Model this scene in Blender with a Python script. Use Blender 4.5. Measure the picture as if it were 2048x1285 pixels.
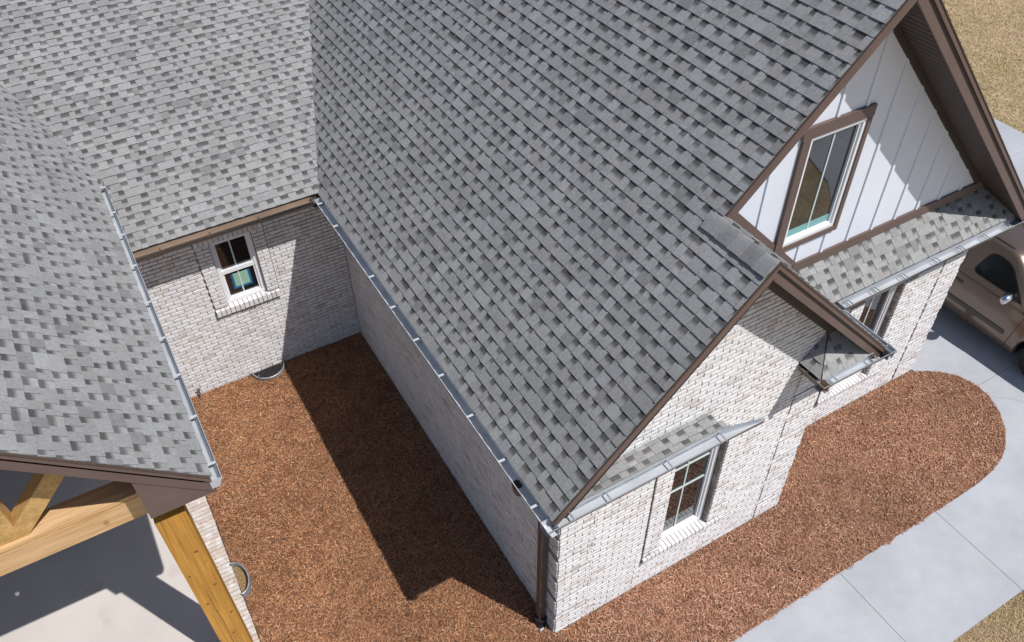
import bpy, bmesh, math, random
import numpy as np
from mathutils import Vector, Matrix

random.seed(7)
rng = np.random.default_rng(7)
R = math.radians
scene = bpy.context.scene
for o in list(bpy.data.objects):
    bpy.data.objects.remove(o)

# ------------------------------------------------------------------ camera
CAM = np.array([-2.904, -4.088, 10.503])
HEAD, PITCH, ROLL, FPX = 0.5179, -0.7682, -0.0138, 1665.33
_f = np.array([math.cos(PITCH) * math.sin(HEAD), math.cos(PITCH) * math.cos(HEAD), math.sin(PITCH)])
_r = np.array([math.cos(HEAD), -math.sin(HEAD), 0.0])
_u = np.cross(_r, _f)
CR = math.cos(ROLL) * _r + math.sin(ROLL) * _u
CU = -math.sin(ROLL) * _r + math.cos(ROLL) * _u
CF = _f
cam = bpy.data.cameras.new('camera')
cam.sensor_width = 36.0
cam.lens = 36.0 * FPX / 2048.0
cam.clip_start = 0.1
cam.clip_end = 500.0
camo = bpy.data.objects.new('camera', cam)
scene.collection.objects.link(camo)
M = Matrix.Identity(4)
for i in range(3):
    M[i][0], M[i][1], M[i][2], M[i][3] = CR[i], CU[i], -CF[i], CAM[i]
camo.matrix_world = M
scene.camera = camo

# ------------------------------------------------------------------ sky, sun, exposure
SUN = Vector((-0.311, 0.547, -1.0)).normalized()          # direction the light travels
elev = math.asin(-SUN.z)
azim = math.atan2(-SUN.x, -SUN.y)                           # clockwise from +Y
world = bpy.data.worlds.new('World')
scene.world = world
world.use_nodes = True
wn = world.node_tree
sky = wn.nodes.new('ShaderNodeTexSky')
sky.sky_type = 'NISHITA'
sky.sun_disc = False
sky.sun_elevation = elev
sky.sun_rotation = azim
sky.air_density = 1.0
sky.dust_density = 0.8
sky.ozone_density = 1.2
bg = wn.nodes['Background']
bg.inputs['Strength'].default_value = 0.09
wn.links.new(sky.outputs['Color'], bg.inputs['Color'])
sun = bpy.data.lights.new('sun', 'SUN')
sun.energy = 4.3
sun.angle = R(0.5)
sun.color = (1.0, 0.975, 0.94)
suno = bpy.data.objects.new('sun', sun)
scene.collection.objects.link(suno)
suno.rotation_euler = SUN.to_track_quat('-Z', 'Y').to_euler()
suno.location = (6, -10, 20)
scene.view_settings.view_transform = 'Standard'
scene.view_settings.look = 'None'
scene.view_settings.exposure = 0.0
scene.view_settings.gamma = 1.0
scene.view_settings.use_curve_mapping = False
scene.cycles.max_bounces = 6

COL = scene.collection


# ------------------------------------------------------------------ materials
def mat(name, base=(0.5, 0.5, 0.5), rough=0.6, metal=0.0, attr=False, noise=None, bump=None, ior=1.45, coat=0.0, objrand=0.0,
        coords='Object', spec=0.5):
    """noise: list of (scale, detail, lo, hi[, stretch]) brightness multipliers; bump: (scale, strength, distance)"""
    m = bpy.data.materials.new(name)
    m.use_nodes = True
    nt = m.node_tree
    b = nt.nodes['Principled BSDF']
    b.inputs['Roughness'].default_value = rough
    b.inputs['Metallic'].default_value = metal
    b.inputs['IOR'].default_value = ior
    b.inputs['Coat Weight'].default_value = coat
    b.inputs['Specular IOR Level'].default_value = spec
    if attr:
        a = nt.nodes.new('ShaderNodeAttribute')
        a.attribute_name = 'Col'
        out = a.outputs['Color']
    else:
        c = nt.nodes.new('ShaderNodeRGB')
        c.outputs[0].default_value = (*base, 1)
        out = c.outputs[0]
    tc = None
    if noise or bump:
        if coords == 'World':
            g = nt.nodes.new('ShaderNodeNewGeometry')
            tc = g.outputs['Position']
        else:
            t = nt.nodes.new('ShaderNodeTexCoord')
            tc = t.outputs['Object']
    for n in (noise or []):
        tx = nt.nodes.new('ShaderNodeTexNoise')
        tx.inputs['Scale'].default_value = n[0]
        tx.inputs['Detail'].default_value = n[1]
        src = tc
        if len(n) > 4:
            mp = nt.nodes.new('ShaderNodeMapping')
            mp.inputs['Scale'].default_value = n[4]
            nt.links.new(tc, mp.inputs['Vector'])
            src = mp.outputs['Vector']
        nt.links.new(src, tx.inputs['Vector'])
        mr = nt.nodes.new('ShaderNodeMapRange')
        mr.inputs['From Min'].default_value = 0.3
        mr.inputs['From Max'].default_value = 0.7
        mr.inputs['To Min'].default_value = n[2]
        mr.inputs['To Max'].default_value = n[3]
        nt.links.new(tx.outputs['Fac'], mr.inputs['Value'])
        mx = nt.nodes.new('ShaderNodeMix')
        mx.data_type = 'RGBA'
        mx.blend_type = 'MULTIPLY'
        mx.inputs['Factor'].default_value = 1.0
        nt.links.new(out, mx.inputs['A'])
        nt.links.new(mr.outputs['Result'], mx.inputs['B'])
        out = mx.outputs['Result']
    nt.links.new(out, b.inputs['Base Color'])
    if bump:
        tx = nt.nodes.new('ShaderNodeTexNoise')
        tx.inputs['Scale'].default_value = bump[0]
        tx.inputs['Detail'].default_value = 4.0
        nt.links.new(tc, tx.inputs['Vector'])
        bp = nt.nodes.new('ShaderNodeBump')
        bp.inputs['Strength'].default_value = bump[1]
        bp.inputs['Distance'].default_value = bump[2]
        nt.links.new(tx.outputs['Fac'], bp.inputs['Height'])
        nt.links.new(bp.outputs['Normal'], b.inputs['Normal'])
    return m


def mix_layer(m, col, scale, lo, hi, detail=3.0, stretch=None, fac=1.0):
    """blend another colour over a material's base colour where a noise is high (stains, wear, grain)"""
    nt = m.node_tree
    b = nt.nodes['Principled BSDF']
    src = b.inputs['Base Color'].links[0].from_socket
    g = nt.nodes.new('ShaderNodeNewGeometry')
    v = g.outputs['Position']
    if stretch:
        mp = nt.nodes.new('ShaderNodeMapping')
        mp.inputs['Scale'].default_value = stretch
        nt.links.new(v, mp.inputs['Vector'])
        v = mp.outputs['Vector']
    tx = nt.nodes.new('ShaderNodeTexNoise')
    tx.inputs['Scale'].default_value = scale
    tx.inputs['Detail'].default_value = detail
    nt.links.new(v, tx.inputs['Vector'])
    mr = nt.nodes.new('ShaderNodeMapRange')
    mr.inputs['From Min'].default_value = lo
    mr.inputs['From Max'].default_value = hi
    mr.inputs['To Max'].default_value = fac
    nt.links.new(tx.outputs['Fac'], mr.inputs['Value'])
    mx = nt.nodes.new('ShaderNodeMix')
    mx.data_type = 'RGBA'
    mx.inputs['B'].default_value = (*col, 1)
    nt.links.new(mr.outputs['Result'], mx.inputs['Factor'])
    nt.links.new(src, mx.inputs['A'])
    nt.links.new(mx.outputs['Result'], b.inputs['Base Color'])
    return m


M_SHINGLE = mat('shingle_granules', attr=True, rough=0.95, spec=0.2, coords='World',
                noise=[(150, 2, 0.74, 1.26), (28, 3, 0.90, 1.10), (1.6, 3, 0.93, 1.07)], bump=(220, 0.5, 0.004))
M_BRICK = mat('whitewashed_brick', attr=True, rough=0.9, spec=0.2, coords='World',
              noise=[(60, 3, 0.86, 1.10), (9, 3, 0.92, 1.06)], bump=(70, 0.5, 0.006))
mix_layer(M_BRICK, (0.19, 0.15, 0.13), 42, 0.645, 0.70, 3.0, None, 0.8)
mix_layer(M_BRICK, (0.50, 0.40, 0.355), 7, 0.55, 0.75, 5.0, None, 0.42)
mix_layer(M_BRICK, (0.78, 0.775, 0.78), 11, 0.52, 0.64, 5.0, None, 0.6)
M_MORTAR = mat('mortar', (0.25, 0.218, 0.195), 0.95, coords='World', noise=[(40, 3, 0.75, 1.2)], spec=0.2)
mix_layer(M_MORTAR, (0.62, 0.60, 0.59), 9, 0.50, 0.66, 4.0, None, 0.5)
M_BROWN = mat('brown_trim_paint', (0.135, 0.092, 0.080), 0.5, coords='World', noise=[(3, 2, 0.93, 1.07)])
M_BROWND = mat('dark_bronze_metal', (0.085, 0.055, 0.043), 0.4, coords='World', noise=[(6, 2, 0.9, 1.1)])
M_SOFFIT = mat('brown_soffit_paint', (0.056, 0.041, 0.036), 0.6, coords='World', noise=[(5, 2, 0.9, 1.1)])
M_WHITE = mat('white_siding_paint', (0.735, 0.775, 0.86), 0.55, coords='World', noise=[(1.5, 2, 0.97, 1.02)])
M_VINYL = mat('white_window_frame', (0.80, 0.81, 0.84), 0.35)
M_GLASS = mat('window_glass', (0.012, 0.014, 0.015), 0.02, ior=2.0)
M_TEAL = mat('teal_film', (0.20, 0.42, 0.42), 0.4)
M_MUNT = mat('pale_green_muntin', (0.55, 0.66, 0.65), 0.4)
M_ALU = mat('gutter_inside_aluminium', (0.52, 0.545, 0.58), 0.45, metal=0.15, coords='World', noise=[(2.5, 3, 0.85, 1.08)])
M_TAN = mat('bronze_gutter_inside', (0.44, 0.33, 0.25), 0.4, metal=0.2, coords='World', noise=[(3, 3, 0.85, 1.1)])
M_GOUT = mat('gutter_outside_bronze', (0.15, 0.135, 0.125), 0.35, metal=0.3)
M_HANG = mat('bright_gutter_hanger', (0.66, 0.675, 0.69), 0.35, metal=0.2)
M_CONC = mat('walkway_concrete', (0.435, 0.445, 0.475), 0.85, coords='World', noise=[(0.8, 5, 0.88, 1.08), (90, 2, 0.93, 1.06), (14, 3, 0.96, 1.035, (6, .6, 1)), (5, 4, 0.96, 1.03)],
             bump=(160, 0.25, 0.003), spec=0.3)
mix_layer(M_CONC, (0.50, 0.40, 0.35), 1.3, 0.60, 0.80, 4.0, None, 0.35)
M_PORCH = mat('porch_concrete', (0.60, 0.55, 0.515), 0.8, coords='World', noise=[(1.2, 4, 0.92, 1.06), (90, 2, 0.95, 1.04)], spec=0.3)
mix_layer(M_PORCH, (0.42, 0.30, 0.24), 2.3, 0.58, 0.75, 4.0, None, 0.5)
M_MULCHB = mat('mulch_base', (0.20, 0.105, 0.065), 1.0, coords='World', noise=[(45, 4, 0.4, 1.6), (4, 3, 0.8, 1.2)], bump=(60, 0.9, 0.03), spec=0.1)
M_CHIP = mat('mulch_chip', attr=True, rough=0.95, spec=0.15)
M_SOIL = mat('dry_lawn_soil', (0.42, 0.315, 0.19), 1.0, coords='World', noise=[(30, 4, 0.65, 1.35), (2.5, 3, 0.85, 1.15)], bump=(40, 0.8, 0.03), spec=0.1)
mix_layer(M_SOIL, (0.26, 0.225, 0.09), 0.9, 0.50, 0.75, 4.0, None, 0.65)
M_BLADE = mat('dry_grass_blade', attr=True, rough=0.9, spec=0.2)
M_TREAD = mat('tyre_rubber', (0.022, 0.021, 0.02), 0.75)
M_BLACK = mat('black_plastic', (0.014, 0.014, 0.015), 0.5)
M_GALV = mat('galvanised_steel', (0.42, 0.44, 0.47), 0.45, metal=0.5, coords='World', noise=[(20, 3, 0.8, 1.1)])
M_GRAVEL = mat('pea_gravel', (0.30, 0.20, 0.095), 0.95, coords='World', noise=[(55, 3, 0.5, 1.5)], bump=(50, 1.0, 0.03))
M_PAINT = mat('gold_brown_car_paint', (0.185, 0.135, 0.100), 0.28, metal=0.6, coat=1.0)
M_PAINTD = mat('grey_brown_moulding', (0.095, 0.085, 0.072), 0.45, metal=0.2)
M_CHROME = mat('chrome_mirror', (0.80, 0.80, 0.82), 0.08, metal=1.0)
M_CARGL = mat('car_glass', (0.030, 0.048, 0.052), 0.05, ior=1.40)
M_CARGL.node_tree.nodes['Principled BSDF'].inputs['Alpha'].default_value = 0.30
M_SEAT = mat('grey_seat_fabric', (0.30, 0.33, 0.34), 0.8)
M_PAPER = mat('pale_green_paper', (0.27, 0.45, 0.33), 0.7)
M_TAPE = mat('blue_tape', (0.015, 0.11, 0.26), 0.5)


def wood(name, base, dark, sx):
    m = mat(name, base, 0.62, coords='World', noise=[(3, 4, 0.82, 1.14, sx), (2.2, 4, 0.84, 1.12, tuple(q * (5 if q > 2 else 1.4) for q in sx))], spec=0.3)
    mix_layer(m, dark, 1.6, 0.54, 0.72, 6.0, sx, 0.6)
    mix_layer(m, dark, 1.5, 0.55, 0.66, 4.0, tuple(q * (6 if q > 2 else 1) for q in sx), 0.5)
    mix_layer(m, (dark[0] * .6, dark[1] * .5, dark[2] * .4), 5.5, 0.70, 0.76, 2.0, None, 0.6)
    return m


M_BEAM = wood('pine_beam', (0.64, 0.42, 0.22), (0.46, 0.25, 0.095), (0.7, 9, 9))
M_POST = wood('stained_post', (0.50, 0.255, 0.050), (0.24, 0.098, 0.014), (7, 7, 0.5))
M_KNOT = mat('dark_knot', (0.20, 0.085, 0.02), 0.6)
M_BRACE = wood('pine_brace', (0.54, 0.34, 0.13), (0.38, 0.21, 0.06), (4, 9, 4))


# ------------------------------------------------------------------ mesh helpers
def link(o, parent=None):
    COL.objects.link(o)
    if parent is not None:
        o.parent = parent
    return o


def tag(o, label=None, cat=None, group=None, kind=None):
    if label:
        o['label'] = label
    if cat:
        o['category'] = cat
    if group:
        o['group'] = group
    if kind:
        o['kind'] = kind
    return o


def empty(name, loc=(0, 0, 0)):
    o = bpy.data.objects.new(name, None)
    o.empty_display_size = 0.3
    o.location = loc
    return link(o)


def raw_mesh(name, V, F, mats, cols=None, midx=None, smooth=False):
    me = bpy.data.meshes.new(name)
    me.from_pydata([tuple(v) for v in V], [], F)
    for m in mats:
        me.materials.append(m)
    if midx is not None:
        me.polygons.foreach_set('material_index', midx)
    if cols is not None:
        a = me.color_attributes.new('Col', 'FLOAT_COLOR', 'POINT')
        c = np.ones((len(V), 4), dtype=np.float32)
        c[:, :3] = np.asarray(cols, dtype=np.float32)
        a.data.foreach_set('color', c.ravel())
    if smooth:
        me.polygons.foreach_set('use_smooth', [True] * len(F))
    me.update()
    return me


class MB:
    def __init__(s):
        s.v, s.f, s.c, s.m = [], [], [], []

    def face(s, pts, col=(1, 1, 1), m=0):
        n = len(s.v)
        s.v += [tuple(p) for p in pts]
        s.f.append(list(range(n, n + len(pts))))
        cc = col if (len(col) == len(pts) and not isinstance(col[0], (int, float))) else [col] * len(pts)
        s.c += [tuple(x) for x in cc]
        s.m.append(m)

    def hexa(s, p, col=(1, 1, 1), m=0):
        """p: 8 points, bottom ring 0-3 and top ring 4-7"""
        n = len(s.v)
        s.v += [tuple(q) for q in p]
        s.c += [tuple(col)] * 8
        s.f += [[n + 3, n + 2, n + 1, n], [n + 4, n + 5, n + 6, n + 7]]
        for i in range(4):
            j = (i + 1) % 4
            s.f.append([n + i, n + j, n + 4 + j, n + 4 + i])
        s.m += [m] * 6

    def box(s, x0, x1, y0, y1, z0, z1, col=(1, 1, 1), m=0):
        s.hexa([(x0, y0, z0), (x1, y0, z0), (x1, y1, z0), (x0, y1, z0), (x0, y0, z1), (x1, y0, z1), (x1, y1, z1), (x0, y1, z1)], col, m)

    def prism(s, poly, vec, col=(1, 1, 1), m=0):
        """polygon (3-D points) swept along vec, closed"""
        n = len(s.v)
        k = len(poly)
        v = Vector(vec)
        P = [Vector(p) for p in poly]
        s.v += [tuple(p) for p in P] + [tuple(p + v) for p in P]
        s.c += [tuple(col)] * (2 * k)
        s.f += [list(range(n, n + k))[::-1], list(range(n + k, n + 2 * k))]
        s.m += [m, m]
        for i in range(k):
            j = (i + 1) % k
            s.f.append([n + i, n + j, n + k + j, n + k + i])
            s.m.append(m)

    def grid(s, rows, m=0, col=(1, 1, 1), closed=False):
        """loft of point rows"""
        n = len(s.v)
        k = len(rows[0])
        for r in rows:
            s.v += [tuple(p) for p in r]
            s.c += [tuple(col)] * k
        for i in range(len(rows) - 1):
            for j in range(k if closed else k - 1):
                a = n + i * k + j
                b = n + i * k + (j + 1) % k
                s.f.append([a, b, b + k, a + k])
                s.m.append(m)

    def build(s, name, mats, parent=None, smooth=False, colors=False):
        if not isinstance(mats, (list, tuple)):
            mats = [mats]
        me = raw_mesh(name, s.v, s.f, mats, s.c if colors else None, s.m, smooth)
        o = bpy.data.objects.new(name, me)
        return link(o, parent)


def boxobj(name, x0, x1, y0, y1, z0, z1, m, parent):
    b = MB()
    b.box(x0, x1, y0, y1, z0, z1)
    return b.build(name, m, parent)


def px(p):
    d = np.asarray(p, float) - CAM
    z = d @ CF
    if z < 0.1:
        return (-1e6, -1e6, z)
    return (1024 + FPX * (d @ CR) / z, 642.5 - FPX * (d @ CU) / z, z)


def in_frame(p, pad=0):
    q = px(p)
    return -pad <= q[0] <= 2048 + pad and -pad <= q[1] <= 1285 + pad


# ------------------------------------------------------------------ key dimensions (metres)
W1, L, D, W2 = 3.864, 6.503, 0.854, 7.704
EAVE = 3.395                      # shingle edge height
KM = 3.7185                       # main slope: z = x + KM
RX, RZ = 1.99, 5.7085             # small gable ridge
MX, MZ = 3.894, 7.6125            # main ridge
RAKE1, RAKE2 = -0.333, 0.435      # rake planes of the small and the large gable
YW = 0.925                        # white gable wall
HG = 3.347                        # gutter lip
LX, LZ, LP = -3.095, 3.978, 0.96   # left wing eave and pitch
LY0 = 1.43                        # left wing rake
LRX = -6.8
BY, BP = 6.125, 0.40              # back roof eave and pitch
S2 = math.sqrt(0.5)

house = empty('brick_house', (0, 0, 0))
tag(house, 'whitewashed brick house with grey shingle roofs, brown trim and a white gable', 'house')


# ------------------------------------------------------------------ shingled roofs
EXP = 0.1435


def clip(poly, hp):
    a, b, c = hp
    out = []
    for i in range(len(poly)):
        p, q = poly[i], poly[(i + 1) % len(poly)]
        dp, dq = a * p[0] + b * p[1] - c, a * q[0] + b * q[1] - c
        if dp <= 0:
            out.append(p)
        if (dp < 0 < dq) or (dq < 0 < dp):
            t = dp / (dp - dq)
            out.append((p[0] + t * (q[0] - p[0]), p[1] + t * (q[1] - p[1])))
    return out


def area(poly):
    return abs(sum(poly[i][0] * poly[(i + 1) % len(poly)][1] - poly[(i + 1) % len(poly)][0] * poly[i][1] for i in range(len(poly)))) / 2


GREYS = [0.235, 0.27, 0.282, 0.292, 0.304, 0.25]


def shingle_cols(kind, var):
    r = random.Random(kind * 97 + var)
    g = r.choice(GREYS) * r.uniform(0.92, 1.08)
    t = r.random()
    tint = (0.985, 0.978, 0.972) if t < 0.72 else ((0.985, 0.985, 0.985) if t < 0.90 else (1.02, 0.985, 0.965))
    top = tuple(g * k for k in tint)
    if kind == 0:                       # raised tab: even colour
        return top, top
    lo = tuple(min(.33, g * 1.08) * k for k in tint)       # recessed slot: printed dark band at its head
    dk = r.uniform(0.30, 0.48)
    hi = tuple(g * dk * k for k in tint)
    return lo, hi


def shingle_geo(poly, kind, var, E, thick):
    """polygon (u, v) with v measured from the course's butt edge -> verts (u, v, n), faces, cols"""
    h0 = thick * (1.9 if kind == 0 else 0.85)
    lo, hi = shingle_cols(kind, var)
    V, F, C = [], [], []

    def colat(v):
        t = min(1, max(0, (v / E - 0.36) / 0.30)) if kind else 0
        return tuple(a + (b - a) * t for a, b in zip(lo, hi))

    def hgt(v):
        return h0 * (1 - v / E) + 0.0012

    # split along v so the printed band has an edge of its own
    cuts = [0.36 * E, 0.66 * E] if kind else []
    parts = [poly]
    for cv in cuts:
        nxt = []
        for p in parts:
            a, b = clip(p, (0, 1, cv)), clip(p, (0, -1, -cv))
            for q in (a, b):
                if len(q) > 2 and area(q) > 1e-6:
                    nxt.append(q)
        parts = nxt
    for p in parts:
        n = len(V)
        V += [(a, b, hgt(b)) for a, b in p]
        C += [colat(b) for a, b in p]
        F.append(list(range(n, n + len(p))))
    edge = tuple(0.55 * x for x in lo)
    k = len(poly)
    for i in range(k):
        p, q = poly[i], poly[(i + 1) % k]
        n = len(V)
        V += [(p[0], p[1], hgt(p[1])), (q[0], q[1], hgt(q[1])), (q[0], q[1], -0.004), (p[0], p[1], -0.004)]
        C += [edge] * 4
        F.append([n + 3, n + 2, n + 1, n])
    return V, F, C


SH_CACHE = {}


def shingle_roof(roof, O, U, V, N, urange, vmax, hps=(), seed=1, nobj=300, E=EXP, thick=0.0075, vis=None, extra=None):
    """urange(v) -> (u0, u1); hps: half planes a*u + b*v <= c"""
    O, U, V, N = (np.asarray(a, float) for a in (O, U, V, N))
    r = random.Random(seed)
    pieces = []
    nc = int(math.ceil(vmax / E))
    for j in range(nc):
        v0 = j * E
        u0, u1 = urange(v0 + E * 0.5)
        u = u0 - r.uniform(0, 0.3)
        kind = r.randint(0, 1)
        while u < u1:
            w = round((r.uniform(0.08, 0.18) if kind == 0 else r.uniform(0.06, 0.115)) / 0.02) * 0.02
            if kind == 0 and r.random() < 0.07:
                w += 0.10
            a, b = max(u, u0), min(u + w, u1)
            if b - a > 0.006:
                poly = [(a, v0), (b, v0), (b, min(v0 + E + 0.012, vmax)), (a, min(v0 + E + 0.012, vmax))]
                whole = (a == u and b == u + w and v0 + E + 0.012 <= vmax)
                n0 = area(poly)
                for hp in hps:
                    poly = clip(poly, hp)
                    if len(poly) < 3:
                        break
                if len(poly) >= 3 and area(poly) > 2e-5:
                    if area(poly) < n0 - 1e-6:
                        whole = False
                    cen = O + U * (sum(p[0] for p in poly) / len(poly)) + V * (sum(p[1] for p in poly) / len(poly))
                    # slight unevenness of the lay
                    pieces.append([poly, kind, r.randrange(14), whole, cen, v0, a, w, r.uniform(-0.0015, 0.0015)])
            u += w
            kind = 1 - kind if r.random() < 0.96 else kind
    # the ones that show largest become objects
    cand = [p for p in pieces if p[3] and in_frame(p[4], -6) and (vis is None or vis(p[4]))]
    cand.sort(key=lambda p: np.linalg.norm(p[4] - CAM))
    chosen = set(id(p) for p in cand[:nobj])
    mb = MB()
    for p in pieces:
        poly, kind, var, whole, cen, v0, a, w, dj = p
        lp = [(q[0], q[1] - v0 ) for q in poly]
        if id(p) in chosen:
            key = (kind, var, round(w, 3), E, thick)
            if key not in SH_CACHE:
                Vv, Ff, Cc = shingle_geo([(0, 0), (w, 0), (w, E + 0.012), (0, E + 0.012)], kind, var, E, thick)
                SH_CACHE[key] = raw_mesh('shingle', Vv, Ff, [M_SHINGLE], Cc)
            o = bpy.data.objects.new('shingle', SH_CACHE[key])
            P = O + U * a + V * (v0 + dj)
            mt = Matrix.Identity(4)
            for i in range(3):
                mt[i][0], mt[i][1], mt[i][2], mt[i][3] = U[i], V[i], N[i], P[i]
            link(o, roof)
            o.matrix_world = mt
        else:
            Vv, Ff, Cc = shingle_geo(lp, kind, var, E, thick)
            n = len(mb.v)
            for q in Vv:
                mb.v.append(tuple(O + U * q[0] + V * (q[1] + v0 + dj) + N * q[2]))
            mb.c += Cc
            mb.f += [[n + i for i in f] for f in Ff]
            mb.m += [0] * len(Ff)
    if mb.v:
        o = mb.build('shingle_courses', M_SHINGLE, roof, colors=True)
        o['kind'] = 'stuff'


def deck(name, pts, N, thick=0.09, gap=0.006, m=None):
    """roof deck: polygon just under the shingles, with thickness"""
    N = Vector(N).normalized()
    mb = MB()
    mb.prism([Vector(p) - N * gap for p in pts], -N * thick)
    o = mb.build(name, m or M_SOFFIT, house)
    return o


# main slope (faces the courtyard)
yv = lambda x: BY + (x + KM - EAVE) / BP         # valley with the back roof
YTOP = 12.6
xt = EAVE - KM + (YTOP - BY) * BP
main_roof = deck('roof_slope', [(-0.325, RAKE1, EAVE - .0015), (-0.325, BY, EAVE), (xt, YTOP, xt + KM), (MX, YTOP, MZ), (MX, RAKE2, MZ),
                                (RX, RAKE2, RZ), (RX, RAKE1, RZ)], (-1, 0, 1))
tag(main_roof, 'steep darker grey roof slope above the courtyard')
vsm = (RX + 0.325) / S2
shingle_roof(main_roof, (-0.340, 0, EAVE - 0.015), (0, 1, 0), (S2, 0, S2), (-S2, 0, S2),
             lambda v: ((RAKE1 if v < vsm else RAKE2) - 0.012, min(YTOP, yv(-0.34 + v * S2) + 0.3)), (MX + 0.34) / S2,
             hps=[(1, -S2 / BP, yv(-0.34) + 0.005)], seed=3)

# back slope
BN = math.sqrt(1 + BP * BP)
back_roof = deck('roof_slope', [(-3.9, BY, EAVE), (-0.3235, BY, EAVE), (xt, YTOP, xt + KM), (-6.2, YTOP, xt + KM)], (0, -BP, 1))
tag(back_roof, 'low pale grey roof slope above the window wall')
# left-wing plane meets it where  LZ + LP*(LX - x) = EAVE + BP*(y - BY)
shingle_roof(back_roof, (0, BY - 0.02, EAVE - 0.008), (1, 0, 0), (0, 1 / BN, BP / BN), (0, -BP / BN, 1 / BN),
             lambda v: (-3.40 if EAVE + BP * v / BN < LZ + .25 else LX - (EAVE + BP * v / BN - LZ) / LP - .12, 3.0), (YTOP - BY) * BN,
             hps=[(1, -BP / BN, -0.3255)], seed=11)

# left wing slope
LN = math.sqrt(1 + LP * LP)
vl = lambda x: BY + (LZ + LP * (LX - x) - EAVE) / BP
lv = (LX - LRX) * LN
left_roof = deck('roof_slope', [(LX, LY0, LZ), (LX, vl(LX), LZ), (LX - 2.2, vl(LX - 2.2), LZ + LP * 2.2), (LRX, vl(LX - 2.2), LZ + LP * (LX - LRX)),
                                (LRX, LY0, LZ + LP * (LX - LRX))], (LP, 0, 1))
tag(left_roof, 'pale grey roof slope of the porch wing')
shingle_roof(left_roof, (LX + 0.014, 0, LZ - 0.0135), (0, 1, 0), (-1 / LN, 0, LP / LN), (LP / LN, 0, 1 / LN),
             lambda v: (LY0 - 0.012, 13.0), lv,
             hps=[(1, -LP / LN / BP, vl(LX + 0.014) + 0.004)], seed=19)
wing_far = deck('roof_slope', [(LRX, LY0, LZ + LP * (LX - LRX)), (LRX, 12, LZ + LP * (LX - LRX)), (LRX - 3.75, 12, LZ), (LRX - 3.75, LY0, LZ)], (-LP, 0, 1))

# pent roof under the white gable
pent = deck('roof_slope', [(3.70, 0.53, EAVE + .03), (8.10, 0.53, EAVE + .03), (8.10, YW, EAVE + YW - 0.5), (3.70, YW, EAVE + YW - 0.5)], (0, -1, 1), 0.07)
tag(pent, 'narrow shingled skirt roof below the white gable')
shingle_roof(pent, (0, 0.520, EAVE + 0.020), (1, 0, 0), (0, S2, S2), (0, -S2, S2), lambda v: (3.6, 8.12), (YW - 0.520) / S2,
             hps=[(-1, -S2, EAVE + 0.020 - (RX + RZ) + 0.004)], seed=29)

# small gable's far slope, main far slope
small_far = deck('roof_slope', [(RX, RAKE1, RZ), (RX, YW, RZ), (4.305, YW, EAVE), (4.305, RAKE1, EAVE)], (1, 0, 1))
shingle_roof(small_far, (4.32, 0, EAVE - 0.015), (0, 1, 0), (-S2, 0, S2), (S2, 0, S2), lambda v: (RAKE1 - 0.012, YW), (4.32 - RX) / S2, seed=31, nobj=0)
main_far = deck('roof_slope', [(MX, RAKE2, MZ), (MX, YTOP, MZ), (8.113, YTOP, EAVE), (8.113, RAKE2, EAVE)], (1, 0, 1))
shingle_roof(main_far, (8.128, 0, EAVE - 0.015), (0, 1, 0), (-S2, 0, S2), (S2, 0, S2), lambda v: (RAKE2 - 0.012, 4.0), (8.128 - MX) / S2, seed=37, nobj=0)

# skirt roof over the front window
SKZ = 3.285
skirt = deck('roof_slope', [(-0.25, -0.270, SKZ), (2.00, -0.270, SKZ), (1.86, 0.0, SKZ + 0.03), (-0.25, 0.0, SKZ + 0.03)], (0, -0.1, 1), 0.05)
tag(skirt, 'thin strip of shingles behind the front gutter')
shingle_roof(skirt, (0, -0.285, SKZ), (1, 0, 0), (0, 0.9953, 0.0966), (0, -0.0966, 0.9953), lambda v: (-0.26, 2.02 - v * 0.5), 0.285, seed=41, E=0.118, thick=0.006)

# cornice return at the small gable's right foot: two facets meeting at a hip
HX, HY = 3.285, -0.325
ret = deck('roof_slope', [(HX, HY, EAVE), (4.25, HY, EAVE), (4.0, 0, EAVE - HY), (HX - HY, 0, EAVE - HY)], (0, -1, 1), 0.03)
tag(ret, 'small hipped cornice return under the brown rake')
shingle_roof(ret, (0, HY - 0.01, EAVE - 0.01), (1, 0, 0), (0, S2, S2), (0, -S2, S2), lambda v: (HX - .1, 4.20), 0.335 / S2,
             hps=[(-1, S2, -HX), (1, S2, 4.13)], seed=43, thick=0.006)
shingle_roof(ret, (HX - 0.01, 0, EAVE - 0.01), (0, -1, 0), (S2, 0, S2), (-S2, 0, S2), lambda v: (0, 0.34), 0.335 / S2,
             hps=[(1, S2, -HY + 0.004)], seed=47, thick=0.006)


def ridge_caps(parent, x, z, y0, y1, n, a=0.145):
    step = (y1 - y0) / n
    for i in range(n):
        ya, yb = y0 + i * step, y0 + (i + 1) * step + 0.05
        rows = []
        for (yy, lift) in ((ya, 0.013), (ya + step, 0.003), (yb, 0.0)):
            row = []
            for k in range(13):
                t = -1 + 2 * k / 12
                ax = abs(t)
                dx = t * a
                dz = -math.sqrt(dx * dx + .0030) + .026
                row.append((x + dx, yy, z + dz + lift))
            rows.append(row)
        low = [(p[0], p[1], p[2] - 0.022) for p in rows[0]]
        mb = MB()
        g = [0.27, 0.215, 0.285, 0.235, 0.265][i % 5]
        mb.grid([low] + rows, col=(g, g * .985, g * .985))
        mb.build('ridge_cap', M_SHINGLE, parent, smooth=False, colors=True)


ridge_caps(main_roof, RX, RZ + 0.021, RAKE1 - 0.01, RAKE2 + 0.06, 5, 0.165)


# ------------------------------------------------------------------ brick walls
BL, BH, JT = 0.2032, 0.0677, 0.012
BR_CACHE = {}


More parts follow.
